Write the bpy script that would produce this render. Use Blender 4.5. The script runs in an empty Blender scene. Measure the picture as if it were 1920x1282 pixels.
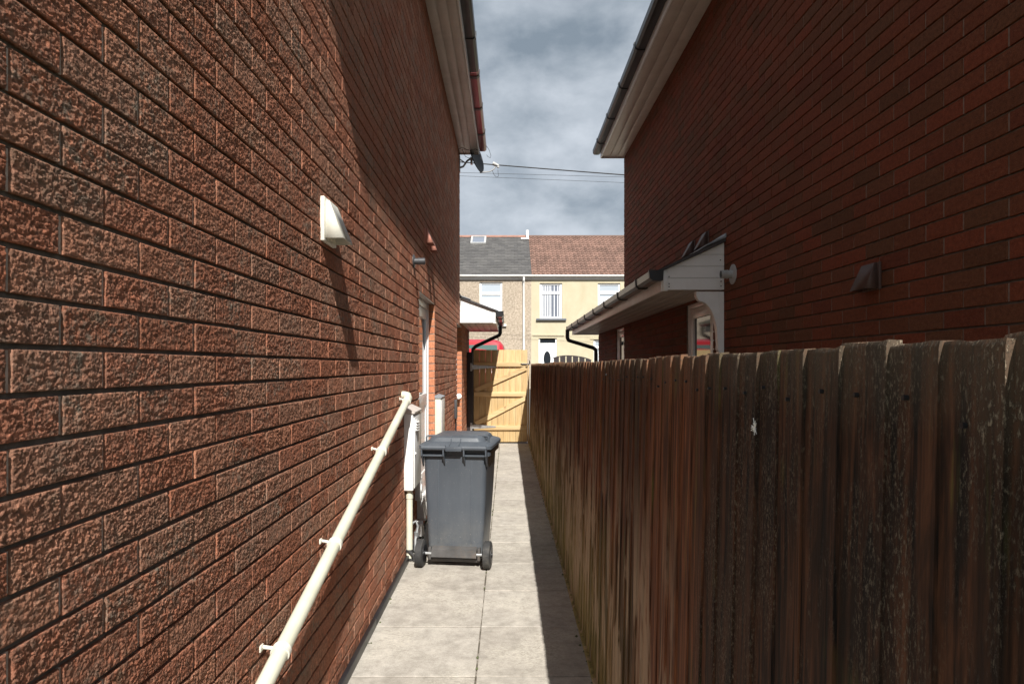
import bpy, math, random
import numpy as np
from mathutils import Vector, Matrix
random.seed(7); RNG = np.random.default_rng(7)
R = math.radians
scene = bpy.context.scene
COL = scene.collection

# ---------------------------------------------------------------- camera
EYE = 1.45                       # eye height
cam_d = bpy.data.cameras.new('camera'); cam = bpy.data.objects.new('camera', cam_d); COL.objects.link(cam)
cam.location = (0, 0, EYE); cam.rotation_euler = (R(90), 0, 0)
cam_d.sensor_width = 36.0; cam_d.lens = 22.5
cam_d.shift_x = 8/1920; cam_d.shift_y = 46/1920
cam_d.clip_start = 0.02; cam_d.clip_end = 3000
scene.camera = cam

# ---------------------------------------------------------------- light
SUN = Vector((0.168, -0.95, 1.0)).normalized()      # towards the sun
sd = bpy.data.lights.new('sun', 'SUN'); so = bpy.data.objects.new('sun', sd); COL.objects.link(so)
sd.energy = 5.0; sd.angle = R(0.5); sd.color = (1.0, 0.965, 0.91)
so.rotation_euler = SUN.to_track_quat('Z', 'Y').to_euler(); so.location = (2, -6, 9)

world = bpy.data.worlds.new('World'); scene.world = world; world.use_nodes = True
wn = world.node_tree; wn.nodes.clear()
def N(nt, t, **kw):
    n = nt.nodes.new(t)
    for k, v in kw.items():
        if k in n.inputs: n.inputs[k].default_value = v
        else: setattr(n, k, v)
    return n
def mixrgb(nt, fac, a, b, mode='MIX'):
    n = nt.nodes.new('ShaderNodeMix'); n.data_type = 'RGBA'; n.blend_type = mode
    for sock, v in ((n.inputs[0], fac), (n.inputs[6], a), (n.inputs[7], b)):
        if isinstance(v, bpy.types.NodeSocket): nt.links.new(v, sock)
        elif isinstance(v, (int, float)): sock.default_value = v if sock.type == 'VALUE' else (v, v, v, 1)
        else: sock.default_value = (*v, 1)
    return n.outputs[2]
def ramp(nt, src, p0, p1, c0=(0, 0, 0), c1=(1, 1, 1)):
    n = nt.nodes.new('ShaderNodeValToRGB'); e = n.color_ramp.elements
    e[0].position = p0; e[1].position = p1; e[0].color = (*c0, 1); e[1].color = (*c1, 1)
    nt.links.new(src, n.inputs[0]); return n.outputs[0]
def math_(nt, op, a, b=0.0, clamp=False):
    n = nt.nodes.new('ShaderNodeMath'); n.operation = op; n.use_clamp = clamp
    for i, v in enumerate((a, b)):
        if isinstance(v, bpy.types.NodeSocket): nt.links.new(v, n.inputs[i])
        else: n.inputs[i].default_value = v
    return n.outputs[0]
sky = N(wn, 'ShaderNodeTexSky'); sky.sky_type = 'NISHITA'; sky.sun_disc = False
sky.sun_elevation = math.asin(SUN.z); sky.sun_rotation = math.atan2(SUN.x, SUN.y)
sky.dust_density = 2.0
tc = N(wn, 'ShaderNodeTexCoord')
mp = N(wn, 'ShaderNodeMapping'); mp.inputs['Scale'].default_value = (1.0, 1.0, 1.7); mp.inputs['Location'].default_value = (0.31, 0.2, 0.15)
wn.links.new(tc.outputs['Generated'], mp.inputs[0])
n1 = N(wn, 'ShaderNodeTexNoise', Scale=3.1, Detail=8.0, Roughness=0.52, Distortion=0.12)
n2 = N(wn, 'ShaderNodeTexNoise', Scale=9.0, Detail=8.0, Roughness=0.55, Distortion=0.15)
for n in (n1, n2): wn.links.new(mp.outputs[0], n.inputs[0])
cf = math_(wn, 'ADD', math_(wn, 'MULTIPLY', n1.outputs[0], 0.52), math_(wn, 'MULTIPLY', n2.outputs[0], 0.48))
cloud = ramp(wn, cf, 0.36, 0.63, (0.17, 0.207, 0.245), (0.47, 0.505, 0.55))
dp_ = N(wn, 'ShaderNodeVectorMath'); dp_.operation = 'DOT_PRODUCT'; wn.links.new(tc.outputs['Generated'], dp_.inputs[0]); dp_.inputs[1].default_value = tuple(SUN)
glow = math_(wn, 'MAXIMUM', dp_.outputs['Value'], 0.0)
glow = math_(wn, 'ADD', 1.0, math_(wn, 'MULTIPLY', math_(wn, 'MULTIPLY', glow, glow), 0.15))   # cloud is brighter on the sun's side
cloud = mixrgb(wn, 1.0, cloud, glow, 'MULTIPLY')
skyc = mixrgb(wn, 1.0, sky.outputs[0], (0.07, 0.07, 0.07), 'MULTIPLY')
wcol = mixrgb(wn, 0.9, skyc, cloud)
bg = N(wn, 'ShaderNodeBackground', Strength=1.0); wo = N(wn, 'ShaderNodeOutputWorld')
wn.links.new(wcol, bg.inputs[0]); wn.links.new(bg.outputs[0], wo.inputs[0])

scene.view_settings.view_transform = 'Standard'; scene.view_settings.look = 'None'
scene.view_settings.exposure = 0.62; scene.view_settings.gamma = 1.0
scene.view_settings.use_curve_mapping = False

# ---------------------------------------------------------------- materials
def newmat(name):
    m = bpy.data.materials.new(name); m.use_nodes = True; nt = m.node_tree
    b = nt.nodes['Principled BSDF']; return m, nt, b
def coords(nt, scale=(1, 1, 1), kind='Object'):
    t = N(nt, 'ShaderNodeTexCoord'); p = N(nt, 'ShaderNodeMapping'); p.inputs['Scale'].default_value = scale
    nt.links.new(t.outputs[kind], p.inputs[0]); return p.outputs[0]
def noise(nt, vec, scale, detail=4.0, rough=0.55, dist=0.0):
    n = N(nt, 'ShaderNodeTexNoise', Scale=scale, Detail=detail, Roughness=rough, Distortion=dist)
    nt.links.new(vec, n.inputs[0]); return n.outputs[0]
def bump(nt, b, h, strength, dist):
    n = N(nt, 'ShaderNodeBump', Strength=strength, Distance=dist); nt.links.new(h, n.inputs['Height'])
    nt.links.new(n.outputs[0], b.inputs['Normal'])
def setc(nt, b, v):
    if isinstance(v, bpy.types.NodeSocket): nt.links.new(v, b.inputs['Base Color'])
    else: b.inputs['Base Color'].default_value = (*v, 1)
def simple(name, c, rough=0.5, var=0.12, scale=8.0, bmp=0.15, bd=0.002, metal=0.0, dirt=None, dirt_amt=0.5, spec=0.5):
    """a plain coat with cloudy wear and optional dirt"""
    m, nt, b = newmat(name); v = coords(nt)
    n = noise(nt, v, scale, 5.0)
    lo = tuple(x*(1-var) for x in c); hi = tuple(min(1, x*(1+var)) for x in c)
    col = ramp(nt, n, 0.3, 0.7, lo, hi)
    if dirt:
        dm = ramp(nt, noise(nt, v, scale*0.6, 7.0, 0.7, 0.6), 0.48, 0.72)
        col = mixrgb(nt, math_(nt, 'MULTIPLY', dm, dirt_amt), col, dirt)
    setc(nt, b, col); b.inputs['Roughness'].default_value = rough; b.inputs['Metallic'].default_value = metal
    b.inputs['Specular IOR Level'].default_value = spec
    if bmp: bump(nt, b, noise(nt, v, scale*12, 3.0), bmp, bd)
    return m

def brick_mat(name, cols, lich=0.0, rough=0.9, bd=0.002, bscale=260.0, streak=False):
    m, nt, b = newmat(name); v = coords(nt)
    at = N(nt, 'ShaderNodeAttribute'); at.attribute_name = 'tone'
    cr = nt.nodes.new('ShaderNodeValToRGB'); nt.links.new(at.outputs['Fac'], cr.inputs[0])
    e = cr.color_ramp.elements
    e[0].color = (*cols[0], 1); e[1].color = (*cols[-1], 1)
    for i, c in enumerate(cols[1:-1]): q = e.new((i+1)/(len(cols)-1)); q.color = (*c, 1)
    mott = ramp(nt, noise(nt, v, 55.0, 5.0, 0.65), 0.28, 0.72, (0.62, 0.58, 0.56), (1.25, 1.25, 1.25))
    col = mixrgb(nt, 1.0, cr.outputs[0], mott, 'MULTIPLY')
    spk = ramp(nt, noise(nt, v, 300.0, 2.0, 0.6), 0.55, 0.72)
    col = mixrgb(nt, math_(nt, 'MULTIPLY', spk, 0.3), col, (0.46, 0.27, 0.18))
    if lich > 0:
        big = ramp(nt, noise(nt, v, 4.5, 4.0, 0.6), 0.42, 0.66)
        fin = ramp(nt, noise(nt, v, 38.0, 6.0, 0.75), 0.44, 0.62)
        f = math_(nt, 'MULTIPLY', math_(nt, 'MULTIPLY', big, fin), lich)
        col = mixrgb(nt, f, col, (0.25, 0.24, 0.19))
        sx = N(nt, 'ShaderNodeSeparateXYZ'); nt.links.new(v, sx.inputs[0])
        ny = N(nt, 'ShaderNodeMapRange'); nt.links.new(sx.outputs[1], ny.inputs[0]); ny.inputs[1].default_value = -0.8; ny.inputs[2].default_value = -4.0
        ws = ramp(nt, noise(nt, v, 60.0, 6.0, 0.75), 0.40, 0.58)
        wf = math_(nt, 'MULTIPLY', ws, math_(nt, 'ADD', 0.12, math_(nt, 'MULTIPLY', ny.outputs[0], 0.5)))  # dark stains, deepened towards the near end to paint in lens vignetting
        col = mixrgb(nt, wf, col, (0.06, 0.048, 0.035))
        gr = ramp(nt, noise(nt, v, 11.0, 5.0, 0.7, 0.5), 0.58, 0.74)
        col = mixrgb(nt, math_(nt, 'MULTIPLY', gr, lich*0.6), col, (0.09, 0.085, 0.05))
    setc(nt, b, col); b.inputs['Roughness'].default_value = rough; b.inputs['Specular IOR Level'].default_value = 0.2
    hv = coords(nt, (1, 0.35, 1)) if streak else v
    bump(nt, b, noise(nt, hv, bscale, 5.0, 0.75), 1.0, bd)
    return m

M = {}
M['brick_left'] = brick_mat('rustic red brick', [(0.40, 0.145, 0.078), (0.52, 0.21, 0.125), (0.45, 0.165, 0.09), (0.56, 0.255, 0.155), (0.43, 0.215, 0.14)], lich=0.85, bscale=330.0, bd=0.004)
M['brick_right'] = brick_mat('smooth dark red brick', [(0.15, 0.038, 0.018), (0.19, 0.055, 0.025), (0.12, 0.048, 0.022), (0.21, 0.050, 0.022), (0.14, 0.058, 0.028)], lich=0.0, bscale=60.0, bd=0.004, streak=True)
M['brick_orange'] = brick_mat('orange edge brick', [(0.42, 0.15, 0.075), (0.52, 0.22, 0.12), (0.46, 0.2, 0.10)], bd=0.001)
M['mortar'] = simple('dark raked mortar', (0.17, 0.145, 0.12), 0.95, 0.3, 30, 0.5, 0.002)
M['mortar_light'] = simple('pale mortar', (0.42, 0.34, 0.28), 0.95, 0.25, 40, 0.5, 0.002)
M['mortar_grey'] = simple('grey brown mortar', (0.23, 0.165, 0.13), 0.95, 0.25, 40, 0.5, 0.002)
M['upvc'] = simple('white plastic', (0.80, 0.79, 0.77), 0.35, 0.05, 5, 0.05, 0.001, dirt=(0.55, 0.5, 0.42), dirt_amt=0.25)
M['upvc_frame'] = simple('white door plastic', (0.80, 0.80, 0.79), 0.3, 0.03, 5, 0.02)
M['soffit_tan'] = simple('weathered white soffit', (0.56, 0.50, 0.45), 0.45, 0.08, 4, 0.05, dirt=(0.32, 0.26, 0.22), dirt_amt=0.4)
M['cream_pipe'] = simple('aged cream white pipe', (0.62, 0.61, 0.49), 0.42, 0.08, 6, 0.05, dirt=(0.42, 0.42, 0.27), dirt_amt=0.35)
M['black_plastic'] = simple('black plastic', (0.014, 0.014, 0.016), 0.4, 0.3, 6, 0.05, dirt=(0.045, 0.042, 0.035), dirt_amt=0.35)
M['grey_plastic'] = simple('dusty grey gutter', (0.035, 0.033, 0.03), 0.3, 0.25, 6, 0.05, dirt=(0.11, 0.10, 0.075), dirt_amt=0.5)
M['maroon'] = simple('maroon tail light and painted reflection', (0.23, 0.035, 0.04), 0.3, 0.1, 6, 0.03)  # tail lights, and the red car's reflection painted as colour on the left gutter
M['terracotta'] = simple('terracotta plastic', (0.50, 0.22, 0.16), 0.6, 0.1, 10, 0.1)
M['brown_plastic'] = simple('brown plastic', (0.085, 0.048, 0.038), 0.55, 0.1, 10, 0.1)
M['vent_white'] = simple('weathered white vent', (0.74, 0.72, 0.63), 0.5, 0.06, 20, 0.1, dirt=(0.5, 0.48, 0.36), dirt_amt=0.4)
M['flue_grey'] = simple('dark grey flue', (0.06, 0.062, 0.066), 0.4, 0.1, 10, 0.05)
M['flue_pale'] = simple('pale grey flue', (0.42, 0.42, 0.41), 0.5, 0.1, 10, 0.05, dirt=(0.2, 0.18, 0.15), dirt_amt=0.4)
M['metal'] = simple('galvanised steel', (0.45, 0.46, 0.46), 0.4, 0.15, 20, 0.1, metal=0.7)
M['lead'] = simple('lead flashing', (0.26, 0.28, 0.30), 0.5, 0.15, 15, 0.2)
M['roof_dark'] = simple('dark roof tile', (0.06, 0.055, 0.055), 0.8, 0.2, 12, 0.3)
M['rubber'] = simple('black rubber', (0.03, 0.03, 0.03), 0.75, 0.2, 20, 0.2, dirt=(0.14, 0.13, 0.11), dirt_amt=0.6)
M['dish'] = simple('dark grey dish', (0.028, 0.028, 0.033), 0.6, 0.15, 10, 0.05)
M['wire'] = simple('black cable', (0.02, 0.02, 0.022), 0.6, 0.1, 10, 0)
M['sill_grey'] = simple('grey painted sill', (0.13, 0.14, 0.16), 0.6, 0.1, 8, 0.1)
M['curtain'] = simple('white blind', (0.75, 0.76, 0.78), 0.8, 0.04, 3, 0)
M['car_red'] = simple('red car paint', (0.45, 0.018, 0.03), 0.22, 0.04, 2, 0)
M['iron_dark'] = simple('dark painted boards', (0.03, 0.022, 0.022), 0.6, 0.2, 10, 0.1)
M['soil'] = simple('soil and grass', (0.09, 0.10, 0.045), 0.95, 0.4, 3, 0.6, 0.02)
M['tarmac'] = simple('tarmac', (0.06, 0.058, 0.056), 0.9, 0.25, 20, 0.5, 0.004)

def glassmat(name, c, rough=0.05):
    m, nt, b = newmat(name); b.inputs['Base Color'].default_value = (*c, 1)
    b.inputs['Roughness'].default_value = rough; b.inputs['Specular IOR Level'].default_value = 1.0
    bump(nt, b, noise(nt, coords(nt), 1.5, 1.0), 0.05, 0.02)
    return m
M['glass'] = glassmat('dark window glass', (0.02, 0.025, 0.03))
M['glass_pale'] = glassmat('pale window glass', (0.42, 0.47, 0.52), 0.1)
M['glass_car'] = glassmat('car glass', (0.10, 0.16, 0.15))

# bin plastic: blue grey with dust rising from the ground
m, nt, b = newmat('blue grey bin plastic'); v = coords(nt)
base = ramp(nt, noise(nt, coords(nt, (1, 1, 0.3)), 6, 5, 0.6), 0.3, 0.75, (0.062, 0.073, 0.087), (0.092, 0.104, 0.12))
sx = N(nt, 'ShaderNodeSeparateXYZ'); nt.links.new(v, sx.inputs[0])
low = ramp(nt, sx.outputs[2], 0.05, 0.42, (1, 1, 1), (0, 0, 0))
dm = math_(nt, 'MULTIPLY', low, ramp(nt, noise(nt, v, 9, 8, 0.75), 0.35, 0.7))
col = mixrgb(nt, math_(nt, 'MULTIPLY', dm, 0.6), base, (0.20, 0.19, 0.165))
sp = ramp(nt, noise(nt, v, 120, 2, 0.5), 0.70, 0.76)
col = mixrgb(nt, math_(nt, 'MULTIPLY', sp, 0.5), col, (0.4, 0.38, 0.34))
setc(nt, b, col); b.inputs['Roughness'].default_value = 0.42; bump(nt, b, noise(nt, v, 300, 2), 0.2, 0.0006)
M['bin'] = m
M['bin_dirty'] = simple('grimy bin plastic', (0.075, 0.072, 0.07), 0.6, 0.3, 10, 0.2, dirt=(0.17, 0.12, 0.08), dirt_amt=0.5)

# path slabs
m, nt, b = newmat('pale concrete slab'); v = coords(nt)
at = N(nt, 'ShaderNodeAttribute'); at.attribute_name = 'tone'
base = ramp(nt, at.outputs['Fac'], 0.0, 1.0, (0.39, 0.36, 0.322), (0.455, 0.425, 0.385))
blot = ramp(nt, noise(nt, v, 12.0, 8.0, 0.75, 0.15), 0.38, 0.66, (0.74, 0.73, 0.70), (1.12, 1.11, 1.08))
col = mixrgb(nt, 1.0, base, blot, 'MULTIPLY')
wear = ramp(nt, noise(nt, coords(nt, (1, 1.6, 1)), 48.0, 7.0, 0.8, 0.3), 0.46, 0.56)
reg = ramp(nt, noise(nt, v, 2.4, 3.0), 0.45, 0.62)
col = mixrgb(nt, math_(nt, 'MULTIPLY', math_(nt, 'MULTIPLY', wear, reg), 0.7), col, (0.56, 0.52, 0.44))
dk = ramp(nt, noise(nt, v, 3.2, 10.0, 0.78, 0.3), 0.53, 0.68)
col = mixrgb(nt, math_(nt, 'MULTIPLY', dk, 0.45), col, (0.25, 0.225, 0.19))
gr = ramp(nt, noise(nt, v, 420.0, 2.0), 0.35, 0.7, (0.78, 0.78, 0.78), (1.16, 1.16, 1.16))
col = mixrgb(nt, 1.0, col, gr, 'MULTIPLY')
setc(nt, b, col); b.inputs['Roughness'].default_value = 0.9; b.inputs['Specular IOR Level'].default_value = 0.25
bump(nt, b, math_(nt, 'ADD', noise(nt, v, 300, 4, 0.7), noise(nt, v, 40, 4, 0.7)), 0.6, 0.002)
M['slab'] = m
m, nt, b = newmat('patchy path jointing'); v = coords(nt)
setc(nt, b, ramp(nt, noise(nt, v, 7.0, 7.0, 0.75), 0.48, 0.60, (0.085, 0.07, 0.05), (0.36, 0.33, 0.28)))
b.inputs['Roughness'].default_value = 0.95; bump(nt, b, noise(nt, v, 120, 4), 0.8, 0.004)
M['joint'] = m

# weathered fence timber
m, nt, b = newmat('weathered fence board'); v = coords(nt)
oi = N(nt, 'ShaderNodeObjectInfo'); sx = N(nt, 'ShaderNodeSeparateXYZ')
vo = N(nt, 'ShaderNodeMapping'); vo.inputs['Location'].default_value = (0, 6, 0); nt.links.new(v, vo.inputs[0]); nt.links.new(vo.outputs[0], sx.inputs[0])
off = N(nt, 'ShaderNodeVectorMath'); off.operation = 'ADD'
cx = N(nt, 'ShaderNodeCombineXYZ'); nt.links.new(math_(nt, 'MULTIPLY', oi.outputs['Random'], 37.0), cx.inputs[2])
sv = coords(nt, (1, 1, 0.055)); nt.links.new(sv, off.inputs[0]); nt.links.new(cx.outputs[0], off.inputs[1])
st = noise(nt, off.outputs[0], 70.0, 5.0, 0.6, 0.3)
st2 = noise(nt, off.outputs[0], 14.0, 4.0, 0.6)
red = ramp(nt, st, 0.36, 0.66, (0.06, 0.020, 0.009), (0.29, 0.105, 0.044))
drk = ramp(nt, st, 0.38, 0.66, (0.009, 0.005, 0.0035), (0.12, 0.047, 0.022))
far = ramp(nt, sx.outputs[1], 0.0, 1.0); fr = N(nt, 'ShaderNodeMapRange'); nt.links.new(sx.outputs[1], fr.inputs[0])
fr.inputs[1].default_value = 1.36; fr.inputs[2].default_value = 1.46; farf = fr.outputs[0]
darkboard = ramp(nt, oi.outputs['Random'], 0.60, 0.72)
isred = math_(nt, 'MULTIPLY', farf, math_(nt, 'SUBTRACT', 1.0, math_(nt, 'MULTIPLY', darkboard, 0.7)))
col = mixrgb(nt, isred, drk, red)
col = mixrgb(nt, math_(nt, 'MULTIPLY', ramp(nt, st2, 0.5, 0.68), 0.6), col, (0.030, 0.017, 0.010))
# green algae on some boards and at the foot
gv = noise(nt, off.outputs[0], 26.0, 6.0, 0.7)
g1 = math_(nt, 'MULTIPLY', ramp(nt, gv, 0.53, 0.66), ramp(nt, noise(nt, v, 3.0, 3), 0.48, 0.6))
col = mixrgb(nt, math_(nt, 'MULTIPLY', g1, 0.6), col, (0.15, 0.16, 0.035))
mr = N(nt, 'ShaderNodeMapRange'); nt.links.new(math_(nt, 'ADD', sx.outputs[2], math_(nt, 'MULTIPLY', st2, 0.5)), mr.inputs[0])
mr.inputs[1].default_value = 1.15; mr.inputs[2].default_value = 0.30
mfar = N(nt, 'ShaderNodeMapRange'); nt.links.new(sx.outputs[1], mfar.inputs[0]); mfar.inputs[1].default_value = 1.9; mfar.inputs[2].default_value = 3.0
foot = math_(nt, 'MULTIPLY', mr.outputs[0], mfar.outputs[0])
col = mixrgb(nt, math_(nt, 'MULTIPLY', foot, 0.85), col, ramp(nt, st, 0.3, 0.7, (0.17, 0.145, 0.035), (0.42, 0.34, 0.14)))
blk = ramp(nt, noise(nt, coords(nt, (1, 1, 0.22)), 6.5, 6.0, 0.7, 0.5), 0.50, 0.60)
col = mixrgb(nt, math_(nt, 'MULTIPLY', blk, math_(nt, 'SUBTRACT', 0.75, math_(nt, 'MULTIPLY', farf, 0.4))), col, (0.016, 0.010, 0.007))
# bleached drips
pv = ramp(nt, noise(nt, coords(nt, (1, 1, 0.16)), 9.0, 5.0, 0.6, 0.8), 0.49, 0.56)
zl = N(nt, 'ShaderNodeMapRange'); nt.links.new(sx.outputs[2], zl.inputs[0]); zl.inputs[1].default_value = 1.15; zl.inputs[2].default_value = 0.70
yl = N(nt, 'ShaderNodeMapRange'); nt.links.new(sx.outputs[1], yl.inputs[0]); yl.inputs[1].default_value = 1.40; yl.inputs[2].default_value = 1.8
pal = math_(nt, 'MULTIPLY', math_(nt, 'MULTIPLY', pv, zl.outputs[0]), yl.outputs[0])
col = mixrgb(nt, math_(nt, 'MULTIPLY', pal, 0.75), col, (0.46, 0.33, 0.22))
# grey lichen specks: on the old near boards and along the top ends
lf = ramp(nt, noise(nt, coords(nt, (1, 1, 0.4)), 260.0, 4.0, 0.8), 0.52, 0.62)
lr = ramp(nt, noise(nt, coords(nt, (1, 1, 0.3)), 9.0, 5.0, 0.65), 0.47, 0.60)
near = math_(nt, 'SUBTRACT', 1.0, farf)
tp = N(nt, 'ShaderNodeMapRange'); nt.links.new(math_(nt, 'ADD', sx.outputs[2], math_(nt, 'MULTIPLY', st2, 0.14)), tp.inputs[0])
tp.inputs[1].default_value = 1.44; tp.inputs[2].default_value = 1.56
lf2 = math_(nt, 'ADD', math_(nt, 'MULTIPLY', math_(nt, 'MULTIPLY', lf, lr), near), math_(nt, 'MULTIPLY', math_(nt, 'MULTIPLY', lf, tp.outputs[0]), 0.8), True)
col = mixrgb(nt, math_(nt, 'MULTIPLY', lf2, 0.6), col, (0.42, 0.34, 0.24))
col = mixrgb(nt, math_(nt, 'MULTIPLY', tp.outputs[0], 0.35), col, (0.20, 0.15, 0.10))
vt = N(nt, 'ShaderNodeTexVoronoi', Scale=3.2); nt.links.new(coords(nt, (1, 1, 0.35)), vt.inputs[0])
kn = ramp(nt, vt.outputs['Distance'], 0.03, 0.06, (1, 1, 1), (0, 0, 0))
col = mixrgb(nt, math_(nt, 'MULTIPLY', kn, 0.8), col, (0.018, 0.010, 0.006))
setc(nt, b, col); b.inputs['Roughness'].default_value = 0.85; b.inputs['Specular IOR Level'].default_value = 0.25
bump(nt, b, math_(nt, 'ADD', st, math_(nt, 'MULTIPLY', lf2, 0.8)), 0.8, 0.004)
M['fence'] = m

def newwood(name, c0, c1, axis=(1, 1, 0.07)):
    m, nt, b = newmat(name); oi = N(nt, 'ShaderNodeObjectInfo')
    off = N(nt, 'ShaderNodeVectorMath'); off.operation = 'ADD'; cx = N(nt, 'ShaderNodeCombineXYZ')
    nt.links.new(math_(nt, 'MULTIPLY', oi.outputs['Random'], 31.0), cx.inputs[2])
    nt.links.new(coords(nt, axis), off.inputs[0]); nt.links.new(cx.outputs[0], off.inputs[1])
    s = noise(nt, off.outputs[0], 38.0, 4.0, 0.6, 0.6)
    col = ramp(nt, s, 0.32, 0.68, c0, c1)
    tint = ramp(nt, oi.outputs['Random'], 0, 1, (0.88, 0.84, 0.78), (1.08, 1.06, 1.0))
    col = mixrgb(nt, 1.0, col, tint, 'MULTIPLY')
    vt = N(nt, 'ShaderNodeTexVoronoi', Scale=3.6); nt.links.new(coords(nt, (1, 1, 0.6)), vt.inputs[0])
    col = mixrgb(nt, math_(nt, 'MULTIPLY', ramp(nt, vt.outputs['Distance'], 0.05, 0.14, (1, 1, 1), (0, 0, 0)), 0.6), col, (0.24, 0.12, 0.045))
    setc(nt, b, col); b.inputs['Roughness'].default_value = 0.75; bump(nt, b, s, 0.3, 0.002); return m
M['gate_wood'] = newwood('new pine board', (0.46, 0.32, 0.15), (0.60, 0.45, 0.25))
M['gate_rail'] = newwood('new pine rail', (0.50, 0.36, 0.18), (0.65, 0.50, 0.29), (0.07, 1, 1))

m, nt, b = newmat('pebbledash'); v = coords(nt)
c = ramp(nt, noise(nt, v, 13, 6, 0.85), 0.38, 0.62, (0.25, 0.20, 0.145), (0.56, 0.47, 0.37))
c = mixrgb(nt, 1.0, c, ramp(nt, noise(nt, v, 0.8, 4), 0.3, 0.7, (0.85, 0.85, 0.85), (1.05, 1.05, 1.05)), 'MULTIPLY')
setc(nt, b, c); b.inputs['Roughness'].default_value = 0.95; bump(nt, b, noise(nt, v, 26, 4, 0.8), 0.6, 0.01); M['pebble'] = m
m, nt, b = newmat('cream render'); v = coords(nt)
c = ramp(nt, noise(nt, coords(nt, (1, 1, 0.6)), 1.6, 8, 0.65, 0.6), 0.3, 0.7, (0.47, 0.41, 0.28), (0.55, 0.49, 0.35))
c = mixrgb(nt, math_(nt, 'MULTIPLY', ramp(nt, noise(nt, coords(nt, (1.5, 1, 0.2)), 3.5, 6, 0.7), 0.58, 0.75), 0.35), c, (0.42, 0.36, 0.24))
setc(nt, b, c); b.inputs['Roughness'].default_value = 0.95; bump(nt, b, noise(nt, v, 14, 4, 0.7), 0.5, 0.01); M['cream'] = m

def tilemat(name, c0, c1):
    m, nt, b = newmat(name); v = coords(nt)
    at = N(nt, 'ShaderNodeAttribute'); at.attribute_name = 'tone'
    c = ramp(nt, at.outputs['Fac'], 0, 1, c0, c1)
    c = mixrgb(nt, 1.0, c, ramp(nt, noise(nt, v, 1.2, 6, 0.7), 0.3, 0.7, (0.78, 0.78, 0.78), (1.15, 1.15, 1.15)), 'MULTIPLY')
    setc(nt, b, c); b.inputs['Roughness'].default_value = 0.85; return m
M['slate'] = tilemat('grey slate', (0.072, 0.069, 0.068), (0.108, 0.103, 0.098))
M['redtile'] = tilemat('red brown concrete tile', (0.15, 0.088, 0.066), (0.235, 0.138, 0.105))
M['ridge'] = simple('orange ridge tile', (0.30, 0.16, 0.12), 0.8, 0.15, 4)

# ---------------------------------------------------------------- object helpers
def tag(o, label=None, cat=None, group=None, kind=None):
    if label: o['label'] = label
    if cat: o['category'] = cat
    if group: o['group'] = group
    if kind: o['kind'] = kind
    return o
ORG = {}
def empty(name, loc, label, cat, group=None, rz=0.0):
    o = bpy.data.objects.new(name, None); COL.objects.link(o); o.location = loc; o.rotation_euler = (0, 0, rz)
    o.empty_display_size = 0.1; ORG[o.name] = Vector(loc) if rz == 0 else Vector((0, 0, 0))
    return tag(o, label, cat, group)
def link(name, me, mat, parent=None, mats=None):
    for mm in (mats or [mat]): me.materials.append(mm)
    o = bpy.data.objects.new(name, me); COL.objects.link(o)
    if parent:
        o.parent = parent
    return o
def root_org(p):
    while p is not None and p.name not in ORG: p = p.parent
    return ORG[p.name] if p is not None else Vector((0, 0, 0))

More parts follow.
